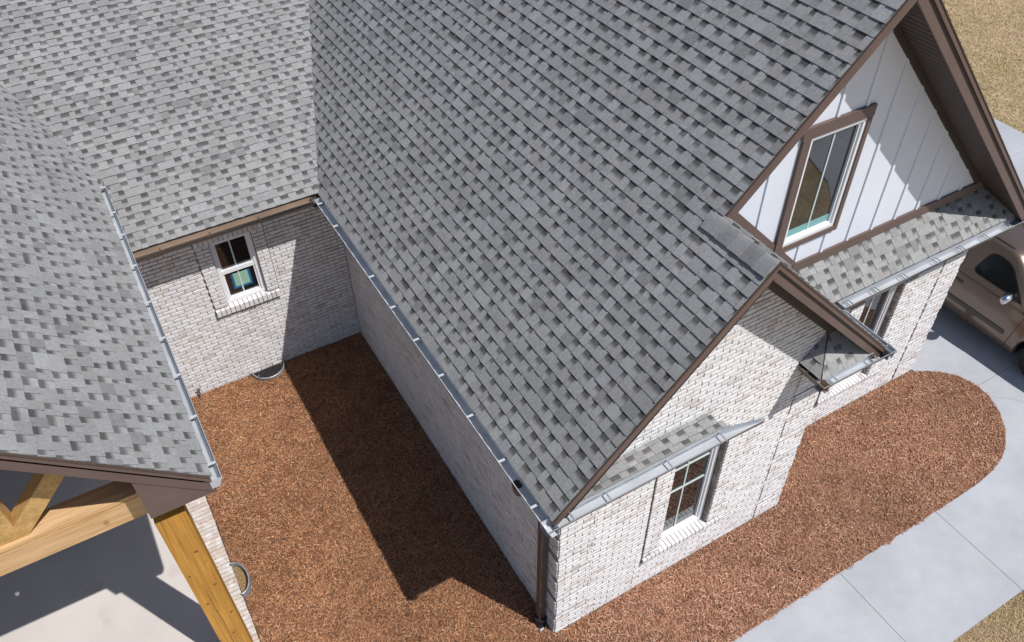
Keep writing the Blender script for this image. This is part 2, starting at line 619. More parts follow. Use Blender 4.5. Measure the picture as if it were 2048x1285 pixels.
def brick_col(var):
    r = random.Random(500 + var)
    t = r.random()
    if t < 0.66:
        c = (0.72, 0.71, 0.715)
    elif t < 0.90:
        c = (0.685, 0.665, 0.66)
    elif t < 0.97:
        c = (0.67, 0.635, 0.62)
    else:
        c = (0.60, 0.545, 0.515)
    k = r.uniform(0.92, 1.06)
    return tuple(x * k for x in c)


def brick_geo(w, h, var, deep=0.05):
    """brick face block centred on u, z = 0; front face worn, slightly uneven"""
    r = random.Random(var * 31 + int(w * 1000))
    j = lambda s: r.uniform(-s, s)
    hw, hh = w / 2, h / 2
    e = lambda a, b: a + abs(j(b))
    fr = [(-hw + e(.001, .003), -hh + e(.001, .003), j(.002)), (hw - e(.001, .003), -hh + e(.001, .003), j(.002)),
          (hw - e(.001, .003), hh - e(.001, .003), j(.002)), (-hw + e(.001, .003), hh - e(.001, .003), j(.002))]
    mid = [(-hw, -hh, -.006), (hw, -hh, -.006), (hw, hh, -.006), (-hw, hh, -.006)]
    bk = [(-hw, -hh, -deep), (hw, -hh, -deep), (hw, hh + (.012 if deep > .06 else 0), -deep), (-hw, hh + (.012 if deep > .06 else 0), -deep)]
    V = fr + mid + bk
    F = [[0, 1, 2, 3]]
    for b in (0, 4):
        for i in range(4):
            k = (i + 1) % 4
            F.append([b + i, b + 4 + i, b + 4 + k, b + k])
    c = brick_col(var)
    return V, F, [c] * 12


class Frame:
    def __init__(s, O, U, N):
        s.O, s.U, s.N = (np.asarray(a, float) for a in (O, U, N))
        s.Z = np.array([0, 0, 1.0])

    def p(s, u, z, n=0.0):
        return s.O + s.U * u + s.Z * z + s.N * n


def place_bricks(wall, fr, pieces, nobj, vis=None):
    """pieces: (u0, u1, z0, z1, proud)"""
    items = []
    for q in pieces:
        u0, u1, z0, z1, pr = q[:5]
        deep = q[5] if len(q) > 5 else .05
        w, h = u1 - u0 - JT * .8, z1 - z0 - JT * 1.2
        if w < 0.012 or h < 0.012:
            continue
        c = fr.p((u0 + u1) / 2, (z0 + z1) / 2, pr)
        items.append((c, round(w, 3), round(h, 3), random.randrange(26), random.uniform(-.0025, .0025), deep))
    cand = [i for i in items if in_frame(i[0], -4) and (vis is None or vis(i[0]))]
    cand.sort(key=lambda i: np.linalg.norm(i[0] - CAM))
    chosen = set(id(i) for i in cand[:nobj])
    mb = MB()
    for it in items:
        c, w, h, var, dn, deep = it
        P = c + fr.N * dn
        if id(it) in chosen:
            key = (w, h, var, deep)
            if key not in BR_CACHE:
                V, F, C = brick_geo(w, h, var, deep)
                BR_CACHE[key] = raw_mesh('brick', V, F, [M_BRICK], C)
            o = bpy.data.objects.new('brick', BR_CACHE[key])
            mt = Matrix.Identity(4)
            for i in range(3):
                mt[i][0], mt[i][1], mt[i][2], mt[i][3] = fr.U[i], fr.Z[i], fr.N[i], P[i]
            link(o, wall)
            o.matrix_world = mt
        else:
            V, F, C = brick_geo(w, h, var, deep)
            n = len(mb.v)
            mb.v += [tuple(P + fr.U * q[0] + fr.Z * q[1] + fr.N * q[2]) for q in V]
            mb.c += C
            mb.f += [[n + i for i in f] for f in F]
            mb.m += [0] * len(F)
    if mb.v:
        o = mb.build('brick_courses', M_BRICK, wall, colors=True)
        o['kind'] = 'stuff'


def bond(spans, zmax, zones=(), openings=(), z00=0.0, extra=()):
    """running bond; zones: (u0,u1,z0,z1,proud,skip) pieces set proud; openings: (u0,u1,z0,z1)"""
    out = []
    r = int(math.floor(z00 / BH))
    k = r
    while k * BH < zmax:
        z0, z1 = k * BH, (k + 1) * BH
        zm = (z0 + z1) / 2
        sp = spans(zm)
        if sp and sp[1] - sp[0] > 0.03:
            marks = [sp[0], sp[1]]
            for q in list(zones) + list(openings) + list(extra):
                if q[2] <= zm < q[3]:
                    marks += [q[0], q[1]]
            marks = sorted(set(m for m in marks if sp[0] <= m <= sp[1]))
            for a, b in zip(marks[:-1], marks[1:]):
                um = (a + b) / 2
                if any(q[0] < um < q[1] and q[2] <= zm < q[3] for q in list(openings) + list(extra)):
                    continue
                pr, inz = 0.0, False
                for q in zones:
                    if q[0] < um < q[1] and q[2] <= zm < q[3]:
                        inz = True
                        pr = q[4] if not (q[5] and k % 7 > 4) else 0.0
                # full-wall bond uses a global phase so courses line up across zones
                ph = (0 if k % 2 == 0 else BL / 2) if not inz else (a + (0 if k % 2 == 0 else BL / 2))
                u = a - ((a - ph) % BL)
                while u < b:
                    p, q2 = max(u, a), min(u + BL, b)
                    if q2 - p > 0.02:
                        out.append((p, q2, z0, z1, pr))
                    u += BL
        k += 1
    return out


def backing(name, fr, u0, u1, z0, z1, openings=(), gable=None, depth=0.22, n0=-0.012, proud=()):
    us = sorted(set([u0, u1] + [q for o in openings for q in o[:2]]))
    zs = sorted(set([z0, z1] + [q for o in openings for q in o[2:4]]))
    mb = MB()
    for a, b in zip(us[:-1], us[1:]):
        for c, d in zip(zs[:-1], zs[1:]):
            um, zm = (a + b) / 2, (c + d) / 2
            if any(o[0] < um < o[1] and o[2] < zm < o[3] for o in openings):
                continue
            mb.hexa([fr.p(a, c, n0), fr.p(b, c, n0), fr.p(b, c, n0 - depth), fr.p(a, c, n0 - depth),
                     fr.p(a, d, n0), fr.p(b, d, n0), fr.p(b, d, n0 - depth), fr.p(a, d, n0 - depth)])
    for q in proud:                                     # proud pads behind quoins and window surrounds
        mb.hexa([fr.p(q[0] + .004, q[2], n0 + q[4]), fr.p(q[1] - .004, q[2], n0 + q[4]), fr.p(q[1] - .004, q[2], n0 - .01), fr.p(q[0] + .004, q[2], n0 - .01),
                 fr.p(q[0] + .004, q[3], n0 + q[4]), fr.p(q[1] - .004, q[3], n0 + q[4]), fr.p(q[1] - .004, q[3], n0 - .01), fr.p(q[0] + .004, q[3], n0 - .01)])
    if gable:
        mb.prism([fr.p(u, z, n0) for u, z in gable], -fr.N * depth)
    return mb.build(name, M_MORTAR, house)


def quoin_pads(u0, u1, zmax, pr):
    out, k = [], 0
    while k * BH < zmax:
        out.append((u0, u1, k * BH + .002, min(zmax, (k + 5) * BH) - .002, pr))
        k += 7
    return out


def rowlock(u0, u1, z0, z1, pr, w=0.0677, deep=0.13):
    n = max(1, round((u1 - u0) / w))
    s = (u1 - u0) / n
    return [(u0 + i * s, u0 + (i + 1) * s, z0, z1, pr, deep) for i in range(n)]


QW, QP = 0.47, 0.012
# front wall with its gable
fF = Frame((0, 0, 0), (1, 0, 0), (0, -1, 0))
opF = [(1.585, 2.385, 0.70, 2.62)]
SIDEP = 0.024
zoF = [(0, QW, 0, 3.2, QP, True), (W1 - QW, W1, 0, 3.2, QP, True), (1.315, 1.585, 0.715, 2.62, SIDEP, False), (2.385, 2.655, 0.715, 2.62, SIDEP, False)]
rlF = rowlock(1.315, 2.655, 0.61, 0.715, 0.045)
spanF = lambda z: (0, W1) if z < 3.3 else (max(0.0, z - 3.50), min(W1, RX + RZ - 0.22 - z))
front_wall = backing('brick_wall', fF, 0, W1, -0.25, 3.3, opF, [(0.0, 3.3), (W1, 3.3), (W1, 3.60), (RX, RZ - 0.24), (0.0, 3.52)],
                     proud=quoin_pads(0, QW, 3.2, QP) + quoin_pads(W1 - QW, W1, 3.2, QP) + [(1.315, 1.58, .715, 2.62, SIDEP), (2.39, 2.655, .715, 2.62, SIDEP), (1.315, 2.655, .612, .70, .035)])
tag(front_wall, 'sunlit brick wall under the small gable')
place_bricks(front_wall, fF, bond(spanF, 5.5, zoF, opF, -0.14, extra=[(1.315, 2.655, 0.61, 0.715)]) + rlF, 300, lambda c: c[2] < 2.4)
# side wall along the courtyard
fS = Frame((0, 0, 0), (0, 1, 0), (-1, 0, 0))
zoS = [(0, QW * 0.75, 0, 3.2, QP, True)]
side_wall = backing('brick_wall', fS, 0.012, L, -0.25, 3.3, proud=quoin_pads(0, QW * .75, 3.2, QP))
tag(side_wall, 'shaded brick wall along the courtyard')
place_bricks(side_wall, fS, bond(lambda z: (0, L), 3.25, zoS, (), -0.14), 300)
# back wall with the small window
fB = Frame((0, L, 0), (-1, 0, 0), (0, -1, 0))
opB = [(1.370, 2.007, 1.59, 2.83)]
zoB = [(1.18, 1.370, 1.605, 2.83, .02, False), (2.007, 2.22, 1.605, 2.83, .02, False)]
rlB = rowlock(1.18, 2.22, 1.475, 1.605, 0.055, 0.072) + rowlock(1.18, 2.22, 2.83, 3.04, 0.02, 0.072, 0.05)
back_wall = backing('brick_wall', fB, 0, 9.0, -0.25, 3.3, opB, proud=[(1.18, 1.365, 1.605, 2.83, .02), (2.012, 2.22, 1.605, 2.83, .02), (1.18, 2.22, 1.48, 1.59, .045), (1.18, 2.22, 2.83, 3.04, .02)])
tag(back_wall, 'brick wall with the small window, half in shade')
place_bricks(back_wall, fB, bond(lambda z: (0, 3.7), 3.25, zoB, opB, -0.14, extra=[(1.18, 2.22, 1.475, 1.605), (1.18, 2.22, 2.83, 3.04)]) + rlB, 300, lambda c: c[0] > -2.7 and c[2] < 3.0)
# recessed right-hand wall
fR = Frame((W1, D, 0), (1, 0, 0), (0, -1, 0))
WR = W2 - W1
opR = [(1.72, 2.53, 0.60, 2.60)]
zoR = [(WR - QW, WR, 0, 3.2, QP, True), (1.45, 1.72, 0.615, 2.60, SIDEP, False), (2.53, 2.80, 0.615, 2.60, SIDEP, False)]
rlR = rowlock(1.45, 2.80, 0.51, 0.615, 0.045)
right_wall = backing('brick_wall', fR, 0, WR, -0.25, 3.3, opR,
                     proud=quoin_pads(WR - QW, WR, 3.2, QP) + [(1.45, 1.715, .615, 2.6, SIDEP), (2.535, 2.80, .615, 2.6, SIDEP), (1.45, 2.80, .512, .60, .035)])
tag(right_wall, 'sunlit brick wall set back beside the driveway')
place_bricks(right_wall, fR, bond(lambda z: (0, WR), 3.25, zoR, opR, -0.14, extra=[(1.45, 2.80, 0.51, 0.615)]) + rlR, 300, lambda c: c[2] < 2.3 and (c[0] > 6.4 or (c[0] > 4.7 and c[2] < .45)))
# return wall and garage side
fT = Frame((W1, 0.012, 0), (0, 1, 0), (1, 0, 0))
ret_wall = backing('brick_wall', fT, 0, D + 0.1, -0.25, 3.3)
place_bricks(ret_wall, fT, bond(lambda z: (0, D), 3.25, (), (), -0.14), 0)
fG = Frame((W2, D + 0.012, 0), (0, 1, 0), (1, 0, 0))
gar_wall = backing('brick_wall', fG, 0, 8.0, -0.25, 3.3, proud=quoin_pads(0, QW, 3.2, QP))
place_bricks(gar_wall, fG, bond(lambda z: (0, 2.4), 3.25, [(0, QW, 0, 3.2, QP, True)], (), -0.14), 0)


# ------------------------------------------------------------------ windows
def ring(mb, fr, u0, u1, z0, z1, w, n0, n1, m=0):
    """rectangular frame from n0 (back) to n1 (front)"""
    for (a, b, c, d) in ((u0, u1, z0, z0 + w), (u0, u1, z1 - w, z1), (u0, u0 + w, z0 + w, z1 - w), (u1 - w, u1, z0 + w, z1 - w)):
        mb.hexa([fr.p(a, c, n0), fr.p(b, c, n0), fr.p(b, c, n1), fr.p(a, c, n1), fr.p(a, d, n0), fr.p(b, d, n0), fr.p(b, d, n1), fr.p(a, d, n1)], m=m)


def slabf(name, fr, u0, u1, z0, z1, n0, n1, m, parent):
    mb = MB()
    mb.hexa([fr.p(u0, z0, n0), fr.p(u1, z0, n0), fr.p(u1, z0, n1), fr.p(u0, z0, n1), fr.p(u0, z1, n0), fr.p(u1, z1, n0), fr.p(u1, z1, n1), fr.p(u0, z1, n1)])
    return mb.build(name, m, parent)


def window(fr, u0, u1, z0, z1, face, fw, hz=(), vt=(), rail=None, label=None, sash=0.03):
    mb = MB()
    ring(mb, fr, u0, u1, z0, z1, fw, face - 0.09, face)
    w = mb.build('window', M_VINYL, house)
    if label:
        tag(w, label)
    sb = MB()
    ring(sb, fr, u0 + fw, u1 - fw, z0 + fw, z1 - fw, sash, face - 0.07, face - 0.022)
    if rail:
        sb.hexa([fr.p(u0 + fw, rail - .035, face - .065), fr.p(u1 - fw, rail - .035, face - .065), fr.p(u1 - fw, rail - .035, face - .012), fr.p(u0 + fw, rail - .035, face - .012),
                 fr.p(u0 + fw, rail + .035, face - .065), fr.p(u1 - fw, rail + .035, face - .065), fr.p(u1 - fw, rail + .035, face - .012), fr.p(u0 + fw, rail + .035, face - .012)])
    sb.build('sash', M_VINYL, w)
    a, b, c, d = u0 + fw + sash, u1 - fw - sash, z0 + fw + sash, z1 - fw - sash
    cols = [a] + list(vt) + [b]
    rows = [c] + sorted(list(hz) + ([rail] if rail else [])) + [d]
    for i in range(len(cols) - 1):
        for j in range(len(rows) - 1):
            slabf('pane', fr, cols[i] - .004, cols[i + 1] + .004, rows[j] - .004, rows[j + 1] + .004, face - .060 - .001 * ((i + j) % 2), face - .050 - .001 * ((i + j) % 2), M_GLASS, w)
    for x in vt:
        slabf('muntin', fr, x - .011, x + .011, c, d, face - .058, face - .041, M_MUNT, w)
    for z in hz:
        slabf('muntin', fr, a, b, z - .011, z + .011, face - .058, face - .039, M_MUNT, w)
    return w


winF = window(fF, 1.600, 2.365, 0.735, 2.60, -0.075, 0.058, hz=(1.735, 2.195), vt=(1.935,), label='window with muntins in the sunlit front wall')
winR = window(fR, 1.735, 2.515, 0.635, 2.58, -0.075, 0.058, hz=(), vt=(2.10,), label='window half hidden by the cornice return')
winB = window(fB, 1.375, 2.002, 1.615, 2.825, -0.045, 0.055, vt=(1.70,), rail=2.20, label='small double-hung window with a taped paper notice')
fW = Frame((0, YW, 0), (1, 0, 0), (0, -1, 0))
winW = window(fW, 3.555, 4.395, 4.345, 5.815, 0.022, 0.045, vt=(3.985,), label='tall window with brown casing in the white gable')
slabf('teal_film', fW, 3.632, 4.318, 4.425, 4.52, -0.030, -0.024, M_TEAL, winW)
cb = MB()
for (a, b, c, d) in ((3.425, 4.465, 5.815, 5.955), (3.445, 4.455, 4.275, 4.345), (3.445, 3.555, 4.345, 5.815), (4.395, 4.455, 4.345, 5.815)):
    cb.hexa([fW.p(a, c, -.01), fW.p(b, c, -.01), fW.p(b, c, .04), fW.p(a, c, .04), fW.p(a, d, -.01), fW.p(b, d, -.01), fW.p(b, d, .04), fW.p(a, d, .04)])
cb.build('casing', M_BROWN, winW)


# ------------------------------------------------------------------ white gable
sid = MB()
tri = [(-0.10, 3.42), (7.95, 3.42), (MX, 7.47)]
wx0, wx1, wz0, wz1 = 3.56, 4.39, 4.35, 5.81
for hs in ([(1, 0, wx0)], [(-1, 0, -wx1)], [(-1, 0, -wx0), (1, 0, wx1), (0, 1, wz0)], [(-1, 0, -wx0), (1, 0, wx1), (0, -1, -wz1)]):
    q = tri
    for h_ in hs:
        q = clip(q, h_)
    sid.prism([(a, YW, b) for a, b in q], (0, 0.12, 0))
siding = sid.build('siding_wall', M_WHITE, house)
tag(siding, 'white board and batten gable')
for x in (2.67, 3.09, 3.49, 3.905, 4.335, 4.775, 5.205, 5.625, 6.035, 6.455, 6.875, 7.29):
    zb = max(3.95, RX + RZ - x + 0.19)
    zt = min(x + 3.56, 11.34 - x)
    segs = [(zb, zt)]
    if 3.40 < x < 4.47:
        segs = [(zb, 4.275), (5.955, zt)] if x > 3.45 else [(zb, zt)]
    if abs(x - 3.49) < .01:
        segs = [(zb, 4.24), (5.955, zt)]
    for a, b in segs:
        if b - a > 0.05:
            boxobj('batten', x - .021, x + .021, YW - .019, YW + .01, a, b, M_WHITE, siding)
# brown trims against the roofs
tb = MB()
s0 = RX + RZ
tb.prism([(2.45, YW - .026, s0 - 2.45 + .01), (3.86, YW - .026, s0 - 3.86 + .01), (3.97, YW - .026, s0 - 3.86 + .07), (2.60, YW - .026, s0 - 2.45 + .045)], (0, 0.03, 0))
tb.build('trim_board', M_BROWN, house)
boxobj('trim_board', 3.86, 7.62, YW - .030, YW + .01, 3.815, 3.955, M_BROWN, house)
tb = MB()
tb.prism([(7.62, YW - .025, 11.34 - 7.62), (3.90, YW - .025, 7.44), (3.90, YW - .025, 7.24), (7.42, YW - .025, 11.14 - 7.42)], (0, 0.03, 0))
tb.build('trim_board', M_SOFFIT, house)


# ------------------------------------------------------------------ rakes, soffits, fascias
def rake(ax, az, bx, bz, y, up, depth=0.17):
    """boards on the plane y along the roof edge from (ax, az) to (bx, bz); up = roof normal (x, z)"""
    n = Vector((up[0], 0, up[1])).normalized()
    A, B = Vector((ax, y, az)), Vector((bx, y, bz))

    def strip(name, d0, d1, y0, y1, m):
        mb = MB()
        k = 1 / n.z
        P = [(A.x, A.z - d0 * k), (B.x, B.z - d0 * k), (B.x, B.z - d1 * k), (A.x, A.z - d1 * k)]
        mb.prism([(a, y0, b) for a, b in P], (0, y1 - y0, 0))
        return mb.build(name, m, house)

    strip('rake_board', 0.062, depth, y, y + .03, M_BROWN)
    strip('rake_trim', 0.016, 0.060, y - .022, y + .028, M_BROWN)
    strip('drip_edge', 0.003, 0.014, y - .030, y + .05, M_BROWND)


rake(-0.335, EAVE - .01, RX, RZ, RAKE1, (-1, 1), 0.145)
rake(4.30, EAVE, RX, RZ, RAKE1 + .0005, (1, 1))
rake(RX + 0.02, RX + .02 + KM, MX, MZ, RAKE2, (-1, 1), 0.165)
rake(8.12, EAVE, MX, MZ, RAKE2 + .0005, (1, 1), 0.185)
rake(LX, LZ, LRX, LZ + LP * (LX - LRX), LY0, (LP, 1), 0.19)
# soffit under the small gable's right rake
n1 = Vector((1, 0, 1)).normalized()
sb = MB()
P = [Vector((4.28, 0, EAVE)) - n1 * .150, Vector((RX, 0, RZ)) - n1 * .150, Vector((RX, 0, RZ)) - n1 * .165, Vector((4.28, 0, EAVE)) - n1 * .165]
sb.prism([(p.x, RAKE1 + .02, p.z) for p in P], (0, -RAKE1 - .02, 0))
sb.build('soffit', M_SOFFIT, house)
# frieze board where that soffit meets the brick
sb = MB()
P = [Vector((4.0, 0, RX + RZ - 4.0)) - n1 * .167, Vector((RX, 0, RZ)) - n1 * .167, Vector((RX, 0, RZ)) - n1 * .27, Vector((4.0, 0, RX + RZ - 4.0)) - n1 * .27]
sb.prism([(p.x, -.03, p.z) for p in P], (0, .05, 0))
sb.build('frieze_board', M_SOFFIT, house)
n0 = Vector((-1, 0, 1)).normalized()
sb = MB()
P = [Vector((-.3, 0, EAVE)) - n0 * .19, Vector((RX, 0, RZ)) - n0 * .19, Vector((RX, 0, RZ)) - n0 * .2, Vector((-.3, 0, EAVE)) - n0 * .2]
sb.prism([(p.x, RAKE1 + .02, p.z) for p in P], (0, -RAKE1 - .02, 0))
sb.build('soffit', M_SOFFIT, house)
# boarded soffit under the white gable's right rake: one plank after another
sof = MB()
P = [Vector((8.1, 0, EAVE)) - n1 * .162, Vector((MX, 0, MZ)) - n1 * .162, Vector((MX, 0, MZ)) - n1 * .168, Vector((8.1, 0, EAVE)) - n1 * .168]
sof.prism([(p.x, RAKE2 + .03, p.z) for p in P], (0, YW - RAKE2 - .03, 0))
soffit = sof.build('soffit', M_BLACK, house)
d1 = Vector((-1, 0, 1)).normalized()
npl = 58
lsl = (8.1 - MX) / S2
for i in range(npl):
    a, b = i * lsl / npl + .006, (i + 1) * lsl / npl - .006
    mb = MB()
    o0 = Vector((8.1, 0, EAVE)) - n1 * .168
    q = [o0 + d1 * a, o0 + d1 * b, o0 + d1 * b - n1 * .012, o0 + d1 * a - n1 * .012]
    mb.prism([(p.x, RAKE2 + .032, p.z) for p in q], (0, YW - RAKE2 - .06, 0))
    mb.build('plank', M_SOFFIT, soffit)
sb = MB()
P = [Vector((.3, 0, .3 + KM)) - n0 * .19, Vector((MX, 0, MZ)) - n0 * .19, Vector((MX, 0, MZ)) - n0 * .2, Vector((.3, 0, .3 + KM)) - n0 * .2]
sb.prism([(p.x, RAKE2 + .03, p.z) for p in P], (0, YW - RAKE2 - .03, 0))
sb.build('soffit', M_SOFFIT, house)
# eave fascias and level soffits
boxobj('fascia', -0.316, -0.300, RAKE1 + .03, BY, 3.20, EAVE - .06, M_BROWN, house)
boxobj('soffit', -0.300, -0.022, 0.002, L - .03, 3.205, 3.225, M_SOFFIT, house)
boxobj('fascia', -3.4, -0.33, BY + .012, BY + .035, 3.20, EAVE - .03, M_BROWN, house)
boxobj('soffit', -3.4, -0.325, BY + .035, L - .022, 3.205, 3.225, M_SOFFIT, house)
boxobj('fascia', -0.26, 2.0, -0.276, -0.266, 3.17, SKZ - .01, M_BROWN, house)
boxobj('soffit', -0.26, 2.0, -0.265, -0.05, 3.175, 3.195, M_SOFFIT, house)
boxobj('fascia', 4.32, 8.10, 0.546, 0.556, 3.20, EAVE - .03, M_BROWN, house)
boxobj('soffit', W1 + .03, 8.10, 0.557, D - .03, 3.205, 3.225, M_SOFFIT, house)
boxobj('fascia', HX + .06, 4.29, HY + .026, HY + .04, 3.20, EAVE - .02, M_BROWN, house)
boxobj('soffit', HX + .085, 4.29, HY + .041, -.03, 3.205, 3.225, M_SOFFIT, house)
boxobj('fascia', HX + .064, HX + .08, HY + .045, -.03, 3.226, EAVE - .02, M_BROWN, house)
boxobj('fascia', LX - .05, LX - .025, LY0 + .05, 7.2, 3.70, LZ - .05, M_BROWN, house)
boxobj('soffit', -3.6, LX - .052, LY0 + .06, 7.2, 3.705, 3.725, M_SOFFIT, house)
boxobj('sun_gap_plate', -.47, -.302, 5.99, 6.17, 3.238, 3.246, M_BROWN, house)  # added plate, stops sun leaking through the gutter corner onto the wall
# boxed rake end of the porch wing (brown triangular panel)
bx_ = MB()
bx_.prism([(LX + .01, LY0 + .012, 3.705), (-3.715, LY0 + .012, 3.705), (-3.715, LY0 + .012, 4.35), (LX + .01, LY0 + .012, LZ - .23)], (0, 0.03, 0))
bx_.build('rake_box', M_BROWN, house)
boxobj('soffit', -3.715, LX, LY0 + .045, LY0 + .40, 3.69, 3.70, M_SOFFIT, house)


# ------------------------------------------------------------------ gutters
def gutter(A, B, out, inside, label=None, w=0.120, h=0.105, ends=(True, True), hang=(), hang_z=-0.004, hw=.013, hm=None, taper=1.0):
    """K-style trough from A to B (points on the outer lip), out = outward unit vector"""
    A, B, o = Vector(A), Vector(B), Vector(out)
    d = (B - A).normalized()
    up = Vector((0, 0, 1))
    # profile (offset outward from the lip, height)
    inner = [(-w, 0.012), (-w, -h), (-.045, -h), (-.030, -.055), (-.010, -.020), (-.008, 0.003), (-.001, 0.004)]
    outer = [(-w - .003, 0.012), (-w - .003, -h - .003), (-.043, -h - .003), (-.027, -.055), (-.008, -.022), (0.0, -.012), (0.0, 0.004)]
    mb = MB()
    st = [(A, 1.0), (B, 1.0)] if taper == 1.0 else [(A, 1.0), (B - d * .5, 1.0), (B, taper)]
    ri = [[P + o * a * k + up * b * (.4 + .6 * k) for a, b in inner] for P, k in st]
    ro = [[P + o * a * k + up * b * (.4 + .6 * k) for a, b in outer] for P, k in st]
    mb.grid(ri, m=0)
    mb.grid(ro, m=1)
    for P, e in ((A, ends[0]), (B, ends[1])):
        if e:
            mb.prism([P + o * a + up * b for a, b in outer], d * (0.004 if P is A else -0.004), m=0)
    g = mb.build('gutter', [inside, M_GOUT], house)
    if label:
        tag(g, label)
    for t in hang:
        c = A + d * t
        mb = MB()
        q = [c - d * hw - o * .006, c + d * hw - o * .006, c + d * hw - o * (w - .004), c - d * hw - o * (w - .004)]
        mb.hexa([p + up * (hang_z - .006) for p in q] + [p + up * (hang_z + .004) for p in q])
        mb.build('hanger', hm or M_HANG, g)
    return g


GX, GYF = -0.442, -0.426
g1 = gutter((GX, GYF, HG), (GX, 6.03, HG), (-1, 0, 0), M_ALU, 'long gutter above the shaded courtyard wall', ends=(False, True),
            hang=[y - GYF for y in (-.08, .576, 1.283, 1.99, 2.667, 3.342, 4.027, 5.29, 5.905)])
g2 = gutter((GX, GYF, HG), (2.36, GYF, HG), (0, -1, 0), M_ALU, 'gutter above the front window', w=.145, ends=(False, False), taper=.22, hang=[x - GX for x in (-.12, .33, 1.115, 1.835)], hang_z=-.03, hw=.007, hm=M_GALV)
g3 = gutter((-3.2, 6.005, HG), (GX - .02, 6.005, HG), (0, -1, 0), M_TAN, 'tan gutter above the small window', hang=[x + 3.2 for x in (-2.655, -1.962, -1.259)], hang_z=-.04, hw=.008, hm=M_GOUT)
g4 = gutter((3.25, GYF, HG), (4.43, GYF, HG), (0, -1, 0), M_ALU, 'short gutter of the cornice return', ends=(False, True), hang=[.16, .26, .82, .92], hang_z=-.04, hw=.006, hm=M_GALV)
g5 = gutter((3.25, GYF, HG), (3.25, -.01, HG), (-1, 0, 0), M_TAN, None, w=.09, ends=(False, True), hang=[.14, .29])
g6 = gutter((4.45, 0.41, HG), (8.30, 0.41, HG), (0, -1, 0), M_ALU, 'gutter above the recessed wall', w=.132, hang=[x - 4.45 for x in (4.588, 4.64, 5.065, 5.12, 5.585, 5.64, 6.21, 6.27, 6.71, 6.76, 7.197, 7.25, 7.684, 7.74)], hang_z=-.04, hw=.006, hm=M_GALV)
g7 = gutter((-2.995, LY0 - .01, 3.891), (-2.995, 7.36, 3.891), (1, 0, 0), M_ALU, 'gutter along the porch wing eave', hang=[y - LY0 + .01 for y in (1.636, 2.316, 2.983, 3.638, 4.332, 5.107, 5.822, 6.382, 7.054)])
g8 = gutter((4.43, GYF, HG), (4.43, 0.39, HG), (1, 0, 0), M_ALU, None, ends=(False, True))
# outlet in the courtyard gutter and pale mitre patch at the corner
boxobj('outlet', -.405, -.345, .24, .345, HG - .1035, HG - .098, M_BLACK, g1)
mb = MB()
mb.face([(GX + .016, GYF + .02, HG - .09), (GX + .12, GYF + .02, HG - .09), (GX + .12, GYF + .16, HG - .088), (GX + .016, GYF + .16, HG - .088)])
mb.build('mitre_patch', M_HANG, g1)

# downspout at the corner, elbows from the outlet back to the wall
ds = MB()


def tube(mb, pts, r, k=8, m=0, sq=None):
    rows = []
    for i, p in enumerate(pts):
        p = Vector(p)
        t = (Vector(pts[min(i + 1, len(pts) - 1)]) - Vector(pts[max(i - 1, 0)])).normalized()
        a = t.orthogonal().normalized() if sq is None else (Vector(sq) - t * t.dot(Vector(sq))).normalized()
        b = t.cross(a)
        row = []
        for j in range(k):
            an = 2 * math.pi * j / k + (math.pi / 4 if sq else 0)
            row.append(p + a * math.cos(an) * r + b * math.sin(an) * r)
        rows.append(row)
    mb.grid(rows, m=m, closed=True)
    mb.face(rows[0][::-1], m=m)
    mb.face(rows[-1], m=m)


tube(ds, [(-.375, .29, HG - .10), (-.375, .29, HG - .20), (-.10, .235, HG - .42), (-.075, .23, HG - .55), (-.075, .23, 0.10)], 0.062, 4, 0, (0, 1, 0))
dsp = ds.build('downspout', M_BROWND, house)
tag(dsp, 'brown downspout at the wall corner')
for k in range(3):
    boxobj('flute', -.075 - .0465, -.075 - .043, .23 - .022 + .022 * k - .003, .23 - .022 + .022 * k + .003, .12, 2.75, M_BROWN, dsp)
bt = MB()
tube(bt, [(-.075, .23, .16), (-.075, .23, .03), (-.10, .20, -.03)], 0.085, 10)
bt.build('boot', M_BLACK, dsp)
mb = MB()
mb.box(-.16, -.10, .10, .115, .02, .06)
mb.build('boot_clip', M_HANG, dsp)
# tap by the porch corner
tp = MB()
tube(tp, [(-2.886, L + .02, .13), (-2.886, L - .07, .13), (-2.886, L - .10, .07)], 0.018)
tube(tp, [(-2.92, L - .055, .17), (-2.85, L - .055, .17)], 0.012)
tube(tp, [(-2.886, L - .05, .13), (-2.886, L - .055, .175)], 0.008)
tp.build('garden_tap', M_GOUT, house)


# ------------------------------------------------------------------ porch: slab, post, truss
PX = -3.36
slab = MB()
slab.box(-12, PX - .27, -2.0, L - .02, -.12, .075)
porch = slab.build('porch_slab', M_PORCH, house)
tag(porch, 'porch floor of stained concrete')
eb = MB()
eb.box(PX - .268, PX - .005, -2.0, L - .02, -.15, .055)
edge = eb.build('slab_edge', M_MORTAR, house)
y = -2.0
while y < L - .1:
    dz, dx = random.uniform(-.003, .003), random.uniform(-.004, .004)
    w = .0677
    key = ('edge', random.randrange(8))
    if key not in BR_CACHE:
        r_ = random.Random(key[1])
        kk = r_.uniform(.94, 1.06)
        c0 = random.choice([(0.60, 0.52, 0.46), (0.62, 0.56, 0.52), (0.58, 0.47, 0.40)])
        b_ = MB()
        b_.box(-.130, .130, -.028, .028, -.05, 0.0, tuple(q * kk for q in c0))
        BR_CACHE[key] = raw_mesh('brick', b_.v, b_.f, [M_BRICK], b_.c)
    o = bpy.data.objects.new('brick', BR_CACHE[key])
    link(o, edge)
    o.location = (PX - .135 + dx, y + w / 2, .066 + dz)
    y += w
